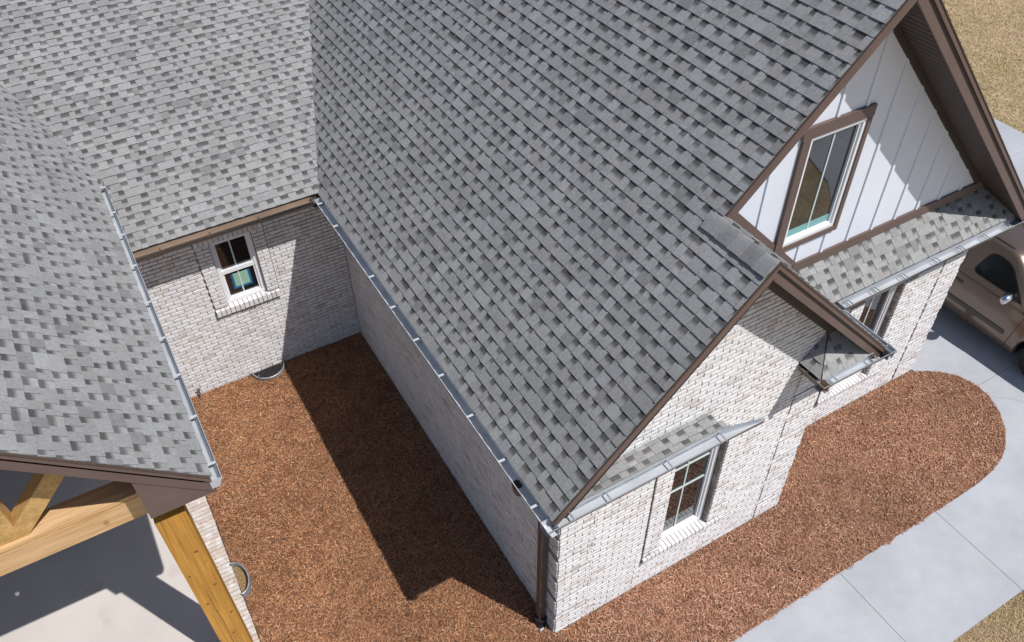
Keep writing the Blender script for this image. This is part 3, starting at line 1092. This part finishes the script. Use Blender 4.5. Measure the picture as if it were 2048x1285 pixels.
# post
pb = MB()
pb.box(-3.735, -3.435, 1.60, 1.90, .075, 3.42)
post = pb.build('porch_post', M_POST, house)
ck = MB()
zz = .1
prev = None
while zz < 3.0:
    xo = -3.615 + .008 * math.sin(zz * 1.7) + .004 * math.sin(zz * 7.1)
    cw = .0055 * max(.15, math.sin((zz - .1) / 2.3 * math.pi)) if zz < 2.35 else .0008
    if prev:
        ck.face([(prev[0], 1.5985, prev[1]), (prev[0] + cw, 1.5985, prev[1]), (xo + cw, 1.5985, zz), (xo, 1.5985, zz)])
    prev = (xo, zz)
    zz += .12
ck.build('drying_crack', M_BLACK, post)
for (kx, kz, kr) in ((-3.52, 2.72, .020), (-3.50, 2.02, .016), (-3.66, 1.72, .017), (-3.48, 1.36, .018), (-3.69, 2.35, .015), (-3.56, .92, .016)):
    kn = MB()
    kn.face([(kx + math.cos(a) * kr * 1.2, 1.5988, kz + math.sin(a) * kr) for a in np.linspace(0, 2 * math.pi, 12)[:-1]])
    kn.build('knot', M_KNOT, post)
bb = MB()
bb.box(-10.0, -3.52, 1.76, 2.02, 3.42, 3.765)
truss = bb.build('porch_truss', M_BEAM, house)
tag(truss, 'pale timber truss beam under the porch gable')
bs = MB()
bs.box(-10.0, -3.5, 1.757, 1.762, 3.715, 3.723)
bs.build('beam_seam', M_POST, truss)


def brace_or_sun_block(x0, z0, x1, z1, w, y0, y1):
    d = Vector((x1 - x0, 0, z1 - z0)).normalized()
    n = Vector((-d.z, 0, d.x)) * (w / 2)
    A, B = Vector((x0, y0, z0)), Vector((x1, y0, z1))
    mb = MB()
    mb.prism([A + n, B + n, B - n, A - n], (0, y1 - y0, 0))
    return mb.build('brace_or_sun_block', M_BRACE, truss)


brace_or_sun_block(-4.84, 3.77, -4.05, 4.62, .17, 1.80, 1.98)
brace_or_sun_block(-4.91, 3.77, -4.911, 5.5, .24, 1.801, 1.979)  # upright added to block the sun between the two diagonals
brace_or_sun_block(-5.05, 3.77, -5.9, 4.7, .28, 1.80, 1.98)  # real diagonal, widened to stop a spot of sun on the floor
rb = MB()
nn = Vector((LP, 0, 1)).normalized()
A0, B0 = Vector((-3.5, 1.80, LZ + LP * (LX + 3.5))) - nn * .13, Vector((LRX, 1.80, LZ + LP * (LX - LRX))) - nn * .13
rb.prism([A0, B0, B0 - nn * .36, A0 - nn * .36], (0, .2, 0))  # deepened out of view to keep a sun patch off the porch floor
rb.build('rafter', M_BRACE, truss)


# ------------------------------------------------------------------ ground
gd = MB()
gd.face([(-90, -90, -.05), (90, -90, -.05), (90, 90, -.05), (-90, 90, -.05)])
ground = gd.build('ground', M_SOIL)
tag(ground, 'dry tan lawn with patches of green around the house', kind='structure')

CURVE = [(6.2, -1.262), (6.75, -1.248), (7.117, -1.205), (7.43, -1.125), (7.704, -0.985), (7.98, -0.77), (8.20, -0.49), (8.33, -0.20), (8.355, 0.07), (8.28, 0.33), (8.09, 0.56), (7.90, 0.70), (7.70, 0.80)]


def slabs(name, label, polys, cat=None):
    root = empty(name)
    tag(root, label, kind='structure')
    for p in polys:
        mb = MB()
        mb.prism([(a, b, -.12) for a, b in p], (0, 0, .12))
        mb.build('slab', M_CONC, root)
    return root


G = .0035
wk = []
xs = [-6.0, -3.85, -1.92, 0.0, 1.92, 3.84, 5.77]
for a, b in zip(xs[:-1], xs[1:]):
    wk.append([(a + G, -2.70), (b - G, -2.70), (b - G, -1.262), (a + G, -1.262)])
wk.append([(5.77 + G, -2.70), (9.0, -2.70), (9.0, -0.9), (8.6, -0.45)] + [(x + .004, y_ - .004) for x, y_ in CURVE[7::-1]] + [(5.77 + G, -1.262)])
walk = slabs('walkway', 'pale concrete walkway curving round the mulch bed', wk)
dr = []
ys_ = [-9.0, -4.2, 0.035, 4.2, 8.4, 12.6]
dr.append([(8.36, 0.035 + G), (12.2 - G, 0.035 + G), (12.2 - G, 4.2 - G), (W2 + .02, 4.2 - G), (W2 + .02, .80)] + [(x + .004, y_ + .004) for x, y_ in CURVE[11:8:-1]])
dr.append([(11.3, -9), (12.2 - G, -9), (12.2 - G, .035 - G), (8.36, .035 - G), (8.335, -.2), (8.604, -.449), (9.0 + G, -0.9), (9.0 + G, -2.70), (9.5, -2.78), (10.1, -3.1), (10.6, -3.7), (10.95, -4.6), (11.2, -6.2)])
for a, b in zip(ys_[:-1], ys_[1:]):
    dr.append([(12.2 + G, a + G), (15.94, a + G), (15.94, b - G), (12.2 + G, b - G)])
    if a > 3:
        dr.append([(W2 + .3, a + G), (12.2 - G, a + G), (12.2 - G, b - G), (W2 + .3, b - G)])
drive = slabs('driveway', 'wide pale concrete driveway under the parked car', dr)


def inside(x, y, poly):
    c = False
    n = len(poly)
    for i in range(n):
        x0, y0 = poly[i]
        x1, y1 = poly[(i + 1) % n]
        if (y0 > y) != (y1 > y) and x < (x1 - x0) * (y - y0) / (y1 - y0) + x0:
            c = not c
    return c


BED = [(PX, -1.262), (6.2, -1.262)] + CURVE[1:] + [(W2, D), (W1, D), (W1, 0), (0, 0), (0, L), (PX, L)]
# mulch base: gently uneven sheet
xs_ = np.arange(PX, 8.45, .06)
yy_ = np.arange(-1.32, L + .06, .06)


def mulch_h(x, y):
    return np.maximum(0.008 * np.sin(x * 2.1 + 1) * np.cos(y * 1.7) + 0.006 * np.sin(x * 5.3 + y * 3.1) + 0.006, 0.0)


bedm = raw_mesh('mulch_bed', [(x, y_, -.004) for x, y_ in BED], [list(range(len(BED)))], [M_MULCHB])
bed = link(bpy.data.objects.new('mulch_bed', bedm))
tag(bed, 'reddish brown wood chip mulch around the brick walls', 'mulch', kind='stuff')
# chips
N0 = 560000
X = rng.uniform(PX, 8.4, N0)
Y = rng.uniform(-1.32, L, N0)
keep = []
# projected visibility and region tests, vectorised
P3 = np.stack([X, Y, np.zeros(N0)], 1) - CAM
zc = P3 @ CF
pxx = 1024 + FPX * (P3 @ CR) / zc
pyy = 642.5 - FPX * (P3 @ CU) / zc
ok = (pxx > -80) & (pxx < 2130) & (pyy > -50) & (pyy < 1370)
house_m = ((X > -.012) & (Y > -.012) & (X < W1 + .02)) | ((X >= W1 - .05) & (Y > D - .012))
ok &= ~house_m & (X > PX + .012) & (Y < L - .012)
wob = 0.010 * np.sin(X * 9) + 0.006 * np.sin(X * 23 + 1) - 0.012 + rng.normal(0, .012, N0) - np.where(rng.random(N0) < .004, rng.exponential(.07, N0), 0)
ok &= (Y > -1.262 + wob)
cx = np.array([p[0] for p in CURVE])
cy = np.array([p[1] for p in CURVE])
I = np.where(ok & (X > 6.0))[0]
bad = [i for i in I if not inside(X[i] + rng.normal(0, .012), Y[i] + rng.normal(0, .012), BED)]
ok[bad] = False
X, Y = X[ok], Y[ok]
n = len(X)
ang = rng.uniform(0, 2 * np.pi, n)
ln = rng.uniform(.005, .022, n) * np.where(rng.random(n) < .05, 2.0, 1)
wd = rng.uniform(.0018, .0058, n)
tilt = rng.normal(0, .38, n)
rollc = rng.normal(0, .6, n)
Zc = mulch_h(X, Y) + rng.uniform(-.004, .016, n)
dx, dy = np.cos(ang) * np.cos(tilt), np.sin(ang) * np.cos(tilt)
dzv = np.sin(tilt)
sxv, syv, szv = -np.sin(ang) * np.cos(rollc), np.cos(ang) * np.cos(rollc), np.sin(rollc)
D3 = np.stack([dx, dy, dzv], 1) * ln[:, None]
W3 = np.stack([sxv, syv, szv], 1) * wd[:, None]
C3 = np.stack([X, Y, Zc], 1)
VV = np.stack([C3 - D3 - W3, C3 + D3 - W3 * .6, C3 + D3 + W3 * .6, C3 - D3 + W3], 1).reshape(-1, 3)
big = rng.random(n) < .014
ln[big] = rng.uniform(.018, .038, big.sum())
wd[big] = rng.uniform(.003, .007, big.sum())
Zc[big] += .008
D3 = np.stack([dx, dy, dzv * np.where(big, .3, 1)], 1) * ln[:, None]
W3 = np.stack([sxv, syv, szv * np.where(big, .3, 1)], 1) * wd[:, None]
C3 = np.stack([X, Y, Zc], 1)
VV = np.stack([C3 - D3 - W3, C3 + D3 - W3 * .6, C3 + D3 + W3 * .6, C3 - D3 + W3], 1).reshape(-1, 3)
base = np.array([[.49, .245, .148], [.53, .295, .190], [.40, .190, .112], [.45, .230, .140], [.59, .38, .265], [.25, .110, .062]])
clump = np.sin(X * 7.1 + 3 * np.sin(Y * 5.3)) * np.sin(Y * 6.7 + 2 * np.sin(X * 4.1))
pick = rng.choice(6, n, p=[.28, .20, .21, .14, .09, .08])
pick = np.where((clump > .45) & (rng.random(n) < .30), 5, pick)
cc = base[pick] * rng.uniform(.82, 1.18, n)[:, None]
pale = rng.random(n) < .015
cc[pale] = np.array([.66, .52, .42]) * rng.uniform(.85, 1.1, pale.sum())[:, None]
bc = base[rng.choice([1, 4, 4, 2, 5], big.sum())] * rng.uniform(.9, 1.25, big.sum())[:, None]
cc[big] = bc
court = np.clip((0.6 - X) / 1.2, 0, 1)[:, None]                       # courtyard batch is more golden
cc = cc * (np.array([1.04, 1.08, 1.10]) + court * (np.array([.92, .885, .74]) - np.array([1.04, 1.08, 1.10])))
patch = 1 + .08 * np.sin(X * 3.7 + np.cos(Y * 2.9) * 2) * np.sin(Y * 3.1 + X) + .10 * np.sin(X * 1.3 + 2 * np.sin(Y * .9)) * np.cos(Y * 1.1 + .7)
cc *= patch[:, None]


def quads(name, VV, colr, m, parent=None):
    nq = len(VV) // 4
    me = bpy.data.meshes.new(name)
    me.vertices.add(len(VV))
    me.vertices.foreach_set('co', VV.astype(np.float32).ravel())
    me.loops.add(len(VV))
    me.loops.foreach_set('vertex_index', np.arange(len(VV), dtype=np.int32))
    me.polygons.add(nq)
    me.polygons.foreach_set('loop_start', np.arange(0, len(VV), 4, dtype=np.int32))
    me.polygons.foreach_set('loop_total', np.full(nq, 4, dtype=np.int32))
    me.materials.append(m)
    me.update(calc_edges=True)
    a = me.color_attributes.new('Col', 'FLOAT_COLOR', 'POINT')
    c4 = np.ones((len(VV), 4), np.float32)
    c4[:, :3] = np.repeat(colr, 4, axis=0)
    a.data.foreach_set('color', c4.ravel())
    return link(bpy.data.objects.new(name, me), parent)


chips = quads('wood_chips', VV, cc, M_CHIP, bed)
chips['kind'] = 'stuff'

# dry grass blades where the lawn is in view
blades_v, blades_c = [], []


def grass_patch(x0, x1, y0, y1, nb, hmin, hmax, wmul=1.0):
    x = rng.uniform(x0, x1, nb)
    y = rng.uniform(y0, y1, nb)
    P = np.stack([x, y, np.zeros(nb)], 1) - CAM
    z = P @ CF
    a = 1024 + FPX * (P @ CR) / z
    b = 642.5 - FPX * (P @ CU) / z
    k = (a > -60) & (a < 2110) & (b > -60) & (b < 1345)
    x, y = x[k], y[k]
    m = len(x)
    an = rng.uniform(0, 2 * np.pi, m)
    h = rng.uniform(hmin, hmax, m)
    lean = rng.uniform(.5, 1.6, m) * h
    wv = rng.uniform(.003, .006, m) * wmul
    p0 = np.stack([x, y, np.full(m, -.05)], 1)
    tip = p0 + np.stack([np.cos(an) * lean, np.sin(an) * lean, h], 1)
    s = np.stack([-np.sin(an), np.cos(an), np.zeros(m)], 1) * wv[:, None]
    blades_v.append(np.stack([p0 - s, p0 + s, tip + s * .4, tip - s * .4], 1).reshape(-1, 3))
    g = 1.3 * (np.sin(x * .9 + 1.3 * np.sin(y * .7)) * np.cos(y * .8 + 1) + .5 * np.sin(x * 2.3 + y * 1.9)) * .5 + .25
    gr = np.clip(g + rng.normal(0, .25, m), 0, 1)[:, None]
    dry = np.array([.60, .45, .28]) * rng.uniform(.65, 1.25, m)[:, None]
    grn = np.array([.33, .29, .11]) * rng.uniform(.7, 1.2, m)[:, None]
    blades_c.append(dry * (1 - gr * .62) + grn * gr * .62)


grass_patch(15.93, 30, 3.5, 26, 190000, .02, .06, 1.5)
grass_patch(3.8, 7.5, -4.2, -2.68, 30000, .02, .05, .9)
gb = quads('lawn_grass', np.concatenate(blades_v), np.concatenate(blades_c), M_BLADE)
tag(gb, 'short dry straw coloured grass with green patches', 'grass', kind='stuff')


# ------------------------------------------------------------------ half-round vent wells
def vent_well(cx, cy, rx, ry, a0, a1, z0, z1, fill, label):
    root = empty('vent_well', (cx, cy, 0))
    tag(root, label, 'window well', 'half-round steel wells at the wall foot')
    n = 22
    mb = MB()
    rows_in, rows_out = [], []
    nz = 9
    for k in range(nz):
        z = z0 + (z1 - z0) * k / (nz - 1)
        c = .006 * math.cos(k * math.pi)
        ri, ro = [], []
        for i in range(n + 1):
            t = a0 + (a1 - a0) * i / n
            ri.append((math.cos(t) * (rx + c - .006), math.sin(t) * (ry + c - .006), z))
            ro.append((math.cos(t) * (rx + c + .006), math.sin(t) * (ry + c + .006), z))
        rows_in.append(ri)
        rows_out.append(ro)
    mb.grid(rows_in)
    mb.grid(rows_out)
    mb.grid([rows_in[-1], rows_out[-1]])
    mb.build('steel_ring', M_GALV, root, smooth=True)
    rm = MB()
    tube(rm, [(math.cos(a0 + (a1 - a0) * i / n) * rx, math.sin(a0 + (a1 - a0) * i / n) * ry, z1) for i in range(n + 1)], .012, 6)
    rm.build('rolled_rim', M_GALV, root, smooth=True)
    fl = MB()
    fl.face([(math.cos(a0 + (a1 - a0) * i / n) * (rx - .01), math.sin(a0 + (a1 - a0) * i / n) * (ry - .01), z0 + .055) for i in range(n + 1)])
    fl.build('well_floor', fill, root)
    return root


vent_well(-1.72, L - .02, .275, .27, math.pi, 2 * math.pi, -.03, .055, M_BLACK, 'half-round steel well at the foot of the window wall, dark inside')
vent_well(PX, 2.80, .155, .26, -math.pi / 2, math.pi / 2, -.02, .13, M_GRAVEL, 'half-round steel well beside the porch slab, gravel inside')

# paper notice taped inside the small window
nr = empty('paper_notice', (-1.68, L + .09, 1.95))
tag(nr, 'pale green paper taped with blue tape to the small window', 'notice')
mb = MB()
yn = L + .0935
mb.box(-.150, .150, 0, .0006, -.150, .150)
o = mb.build('tape', M_TAPE, nr)
o.location = (0, yn - L - .09, 0)
mb = MB()
mb.box(-.115, .115, -.0012, 0, -.112, .148)
o = mb.build('paper', M_PAPER, nr)
o.location = (0, yn - L - .09 - .0006, 0)

# ------------------------------------------------------------------ parked car (nose towards -Y)
car = empty('parked_car', (10.12, 1.1, 0))
tag(car, 'gold brown car with chrome mirror parked on the driveway', 'car')
XC, Y0 = 10.12, 1.1
WF, WRr, WZ, WRAD, ARCH = -0.35, 2.85, 0.37, 0.375, 0.47


def lerp(t, tab):
    for (a, x), (b, y_) in zip(tab[:-1], tab[1:]):
        if a <= t <= b:
            return x + (y_ - x) * (t - a) / (b - a)
    return tab[0][1] if t < tab[0][0] else tab[-1][1]


ys = sorted(set([-1.52, -1.50, -1.45, -1.35, -1.2, -1.0, 0.15, .25, .35, .6, .9, 1.2, 1.6, 2.0, 2.3, 3.4, 3.6, 3.72, 3.78, 3.80]
                + [round(WF + ARCH * math.cos(a), 3) for a in np.linspace(0, math.pi, 17)] + [round(WRr + ARCH * math.cos(a), 3) for a in np.linspace(0, math.pi, 17)]))
rows = []
for yy in ys:
    zb = lerp(yy, [(-1.52, .46), (-1.40, .36), (-1.0, .30), (3.4, .30), (3.8, .44)])
    for wy in (WF, WRr):
        if abs(yy - wy) < ARCH:
            zb = max(zb, WZ + math.sqrt(ARCH * ARCH - (yy - wy) ** 2))
    zs = lerp(yy, [(-1.52, .78), (-1.42, .93), (-1.2, 1.0), (0.1, 1.10), (.35, 1.13), (3.7, 1.13), (3.8, 1.0)])
    hw = lerp(yy, [(-1.52, .72), (-1.45, .84), (-1.25, .93), (-.8, .985), (.2, 1.0), (3.3, 1.0), (3.7, .95), (3.8, .86)])
    half = [(.965, zb), (.985, max(zb + .01, .40)), (1.0, max(zb + .02, .66)), (.995, max(zb + .03, .86)), (.975, max(zb + .04, zs - .09)), (.945, max(zb + .05, zs - .02)), (.86, max(zb + .055, zs + .005)), (.45, max(zb + .06, zs + .03))]
    ring_ = [(-hw * a, yy - Y0, z) for a, z in half] + [(0, yy - Y0, max(zb + .06, zs + .035))] + [(hw * a, yy - Y0, z) for a, z in half[::-1]]
    rows.append(ring_)
mb = MB()
mb.grid(rows)
mb.face(rows[0])
mb.face(rows[-1][::-1])
body = mb.build('body', M_PAINT, car, smooth=True)
mb = MB()
mb.box(-.90, .90, -1.42 - Y0, 3.7 - Y0, .28, .72)
ub = MB()
ub.box(-.86, .86, WF + ARCH - Y0, WRr - ARCH - Y0, .22, .60)
ub.box(-.62, .62, -1.3 - Y0, 3.6 - Y0, .26, .75)
ub.build('underbody', M_BLACK, car)
# greenhouse
bot = [(-.955, .30), (-.955, 3.62), (.955, 3.62), (.955, .30)]


def gring(z, hw, y0, y1, rc):
    pts = []
    for (cx_, cy_, s) in ((-hw + rc, y0 + rc, math.pi), (hw - rc, y0 + rc, 1.5 * math.pi), (hw - rc, y1 - rc, 0), (-hw + rc, y1 - rc, .5 * math.pi)):
        for i in range(5):
            t = s + i * math.pi / 8
            pts.append((cx_ + rc * math.cos(t), cy_ + rc * math.sin(t) - Y0, z))
    return pts


gr_ = [gring(1.10, .955, .02, 3.66, .10), gring(1.20, .940, .12, 3.60, .11), gring(1.50, .865, .43, 3.45, .13), gring(1.70, .815, .64, 3.35, .15), gring(1.78, .790, .73, 3.30, .17), gring(1.83, .745, .82, 3.24, .19), gring(1.855, .66, .95, 3.15, .20), gring(1.87, .45, 1.2, 2.9, .2)]
mb = MB()
kk = len(gr_[0])
for r_ in gr_:
    mb.v += [tuple(p) for p in r_]
    mb.c += [(1, 1, 1)] * kk
for i in range(len(gr_) - 1):
    for q in range(kk):
        if i in (1, 2) and q in (9, 19):
            continue                                   # side openings, filled by the window panels below
        a, b = i * kk + q, i * kk + (q + 1) % kk
        mb.f.append([a, b, b + kk, a + kk])
        mb.m.append(0)
mb.f.append(list(range((len(gr_) - 1) * kk, len(gr_) * kk)))
mb.m.append(0)
cabin = mb.build('cabin', M_PAINT, car, smooth=True)
# side plane of the greenhouse: x(z)
gx = lambda z: lerp(z, [(1.10, .955), (1.20, .940), (1.50, .865), (1.70, .815), (1.78, .790)])


def side_panel(name, pts, off, m, sgn=-1, parent=car):
    mb = MB()
    mb.face([(sgn * (gx(z) + off), y_ - Y0, z) for y_, z in pts])
    return mb.build(name, m, parent)


def rounded(pts, r=.06, k=4):
    out = []
    n = len(pts)
    for i in range(n):
        p, a, b = Vector(pts[i]), Vector(pts[i - 1]), Vector(pts[(i + 1) % n])
        da, db = (a - p), (b - p)
        ra = min(r, da.length * .45)
        rb_ = min(r, db.length * .45)
        s, e = p + da.normalized() * ra, p + db.normalized() * rb_
        for j in range(k + 1):
            t = j / k
            q = s * (1 - t) ** 2 + p * 2 * t * (1 - t) + e * t ** 2
            out.append((q.x, q.y))
    return out


def grow(pts, d):
    c = Vector((sum(p[0] for p in pts) / len(pts), sum(p[1] for p in pts) / len(pts)))
    return [(p[0] + (p[0] - c.x) / max(.01, (Vector(p) - c).length) * d, p[1] + (p[1] - c.y) / max(.01, (Vector(p) - c).length) * d) for p in pts]


DW = [(1.33, 1.225), (.40, 1.225), (.52, 1.36), (.82, 1.66), (1.18, 1.685)]
RW = [(1.66, 1.225), (2.60, 1.225), (2.55, 1.685), (1.72, 1.685)]
RW2 = [(2.75, 1.225), (3.38, 1.225), (3.12, 1.67), (2.72, 1.685)]
OUT = [(.23, 1.20), (3.49, 1.20), (3.32, 1.50), (3.20, 1.70), (.79, 1.70), (.56, 1.50)]


def holed_side(sg):
    bm = bmesh.new()
    edges = []
    for loop in (OUT, rounded(DW, .13), rounded(RW, .13), rounded(RW2, .13)):
        vs = [bm.verts.new((sg * gx(z), y_ - Y0, z)) for y_, z in loop]
        for a, b in zip(vs, vs[1:] + vs[:1]):
            edges.append(bm.edges.new((a, b)))
    bmesh.ops.triangle_fill(bm, use_beauty=True, edges=edges)
    me = bpy.data.meshes.new('window_frame')
    bm.to_mesh(me)
    bm.free()
    me.materials.append(M_PAINT)
    return link(bpy.data.objects.new('window_frame', me), car)


def seal(loop, sg):
    mb = MB()
    o_, i_ = grow(loop, .012), grow(loop, -.014)
    n_ = len(loop)
    for a in range(n_):
        b = (a + 1) % n_
        mb.face([(sg * (gx(z) + .004), y_ - Y0, z) for y_, z in (o_[a], o_[b], i_[b], i_[a])])
    return mb.build('window_seal', M_BLACK, car)
for sg in (-1, 1):
    for w_ in (DW, RW, RW2):
        rp = rounded(w_, .13)
        seal(rp, sg)
        gl = side_panel('side_window', rp, -.004, M_CARGL, sg)
    holed_side(sg)
    side_panel('mirror_sail', [(.36, 1.19), (.56, 1.19), (.52, 1.36)], .012, M_BLACK, sg)
    # mirror
    mr = MB()
    rws = []
    for i in range(9):
        t = math.pi * i / 8
        rws.append([(sg * (1.07) + math.cos(t) * .145, .555 - Y0 + math.sin(t) * .085 * math.cos(a), 1.23 + math.sin(t) * .105 * math.sin(a)) for a in np.linspace(0, 2 * math.pi, 13)[:-1]])
    mr.grid(rws, closed=True)
    mrr = mr.build('wing_mirror', M_CHROME, car, smooth=True)
    ar = MB()
    ar.box(sg * .93 - .06, sg * .93 + .06, .52 - Y0, .60 - Y0, 1.17, 1.21)
    ar.build('mirror_arm', M_BLACK, mrr)
    # moulding, door gap, belt line
    md = MB()
    for (a, b) in ((.38, 3.30),):
        md.hexa([(sg * .985, a - Y0, .535), (sg * 1.014, a - Y0, .54), (sg * 1.014, b - Y0, .54), (sg * .985, b - Y0, .535), (sg * .985, a - Y0, .625), (sg * 1.010, a - Y0, .62), (sg * 1.010, b - Y0, .62), (sg * .985, b - Y0, .625)])
    md.build('side_moulding', M_PAINTD, car)
    for yg in (.30, 1.56):
        gp = MB()
        gp.grid([[(sg * (1.0 * f + .0025), yg - .005 - Y0 - (.10 * (z - .3) / .8 if yg < 1 else 0), z) for f, z in ((.972, .32), (.987, .40), (1.0, .66), (.995, .86), (.975, 1.04), (.950, 1.105))],
                 [(sg * (1.0 * f + .0025), yg + .005 - Y0 - (.10 * (z - .3) / .8 if yg < 1 else 0), z) for f, z in ((.972, .32), (.987, .40), (1.0, .66), (.995, .86), (.975, 1.04), (.950, 1.105))]])
        gp.build('door_gap', M_BLACK, car)
    hn = MB()
    hn.box(sg * .985 - .02, sg * .985 + .02, 1.36 - Y0, 1.50 - Y0, .93, .97)
    hn.build('door_handle', M_PAINTD, car)
    bl = MB()
    bl.grid([[(sg * .978, y_ - Y0, 1.062) for y_ in (.2, 1.5, 3.3)], [(sg * .976, y_ - Y0, 1.072) for y_ in (.2, 1.5, 3.3)]])
    # wheels
    for wy in (WF, WRr):
        wh = MB()
        prof = [(.70, .20), (.70, .33), (.715, .362), (.74, WRAD), (.90, WRAD), (.925, .362), (.945, .33), (.945, .25), (.935, .235)]
        k = 28
        rws = [[(sg * x, wy - Y0 + r_ * math.cos(2 * math.pi * i / k), WZ + r_ * math.sin(2 * math.pi * i / k)) for i in range(k)] for x, r_ in prof]
        wh.grid(rws, closed=True)
        tyre = wh.build('tyre', M_TREAD, car, smooth=True)
        rim = MB()
        prof = [(.935, .236), (.925, .215), (.90, .20), (.905, .08), (.93, .06), (.932, .001)]
        rws = [[(sg * x, wy - Y0 + r_ * math.cos(2 * math.pi * i / k), WZ + r_ * math.sin(2 * math.pi * i / k)) for i in range(k)] for x, r_ in prof]
        rim.grid(rws, closed=True)
        rim.build('rim', M_GALV, tyre, smooth=True)
# seats and dashboard seen through the glass
for sx_ in (-.45, .45):
    st = MB()
    st.prism([(sx_ - .25, 1.22 - Y0, 1.10), (sx_ - .25, 1.36 - Y0, 1.10), (sx_ - .25, 1.46 - Y0, 1.50), (sx_ - .25, 1.38 - Y0, 1.52)], (.50, 0, 0))
    st.prism([(sx_ - .12, 1.40 - Y0, 1.52), (sx_ - .12, 1.46 - Y0, 1.51), (sx_ - .12, 1.50 - Y0, 1.66), (sx_ - .12, 1.44 - Y0, 1.67)], (.24, 0, 0))
    st.build('seat', M_SEAT, car)
db = MB()
db.prism([(-.86, .22 - Y0, 1.10), (-.86, .62 - Y0, 1.10), (-.86, .58 - Y0, 1.21), (-.86, .30 - Y0, 1.23)], (1.72, 0, 0))
db.build('dashboard', M_BLACK, car)
sw = MB()
tube(sw, [(.45 + .17 * math.cos(a), .72 - Y0 + .06 * math.sin(a), 1.24 + .16 * math.sin(a)) for a in np.linspace(0, 2 * math.pi, 17)], .013, 6)
sw.build('steering_wheel', M_BLACK, car)
# windscreen, headlights, roof seams
ws = MB()
A = [(-.80, .20 - Y0, 1.22), (.80, .20 - Y0, 1.22), (.70, .70 - Y0, 1.72), (-.70, .70 - Y0, 1.72)]
ws.face([(x, y_ - .075, z + .03) for x, y_, z in A])
ws.build('windscreen', M_CARGL, car)
for sg in (-1, 1):
    hl = MB()
    hl.box(sg * .72 - .16, sg * .72 + .16, -1.515 - Y0, -1.40 - Y0, .70, .86)
    hl.build('headlight', M_CHROME, car)
    sm = MB()
    rws = [[(sg * (.700 + d), y_ - Y0, 1.8455 + .010 - d * .25) for y_ in (.95, 1.6, 3.1)] for d in (-.008, .008)]
    sm.grid(rws)
    sm.build('roof_seam', M_BLACK, car)
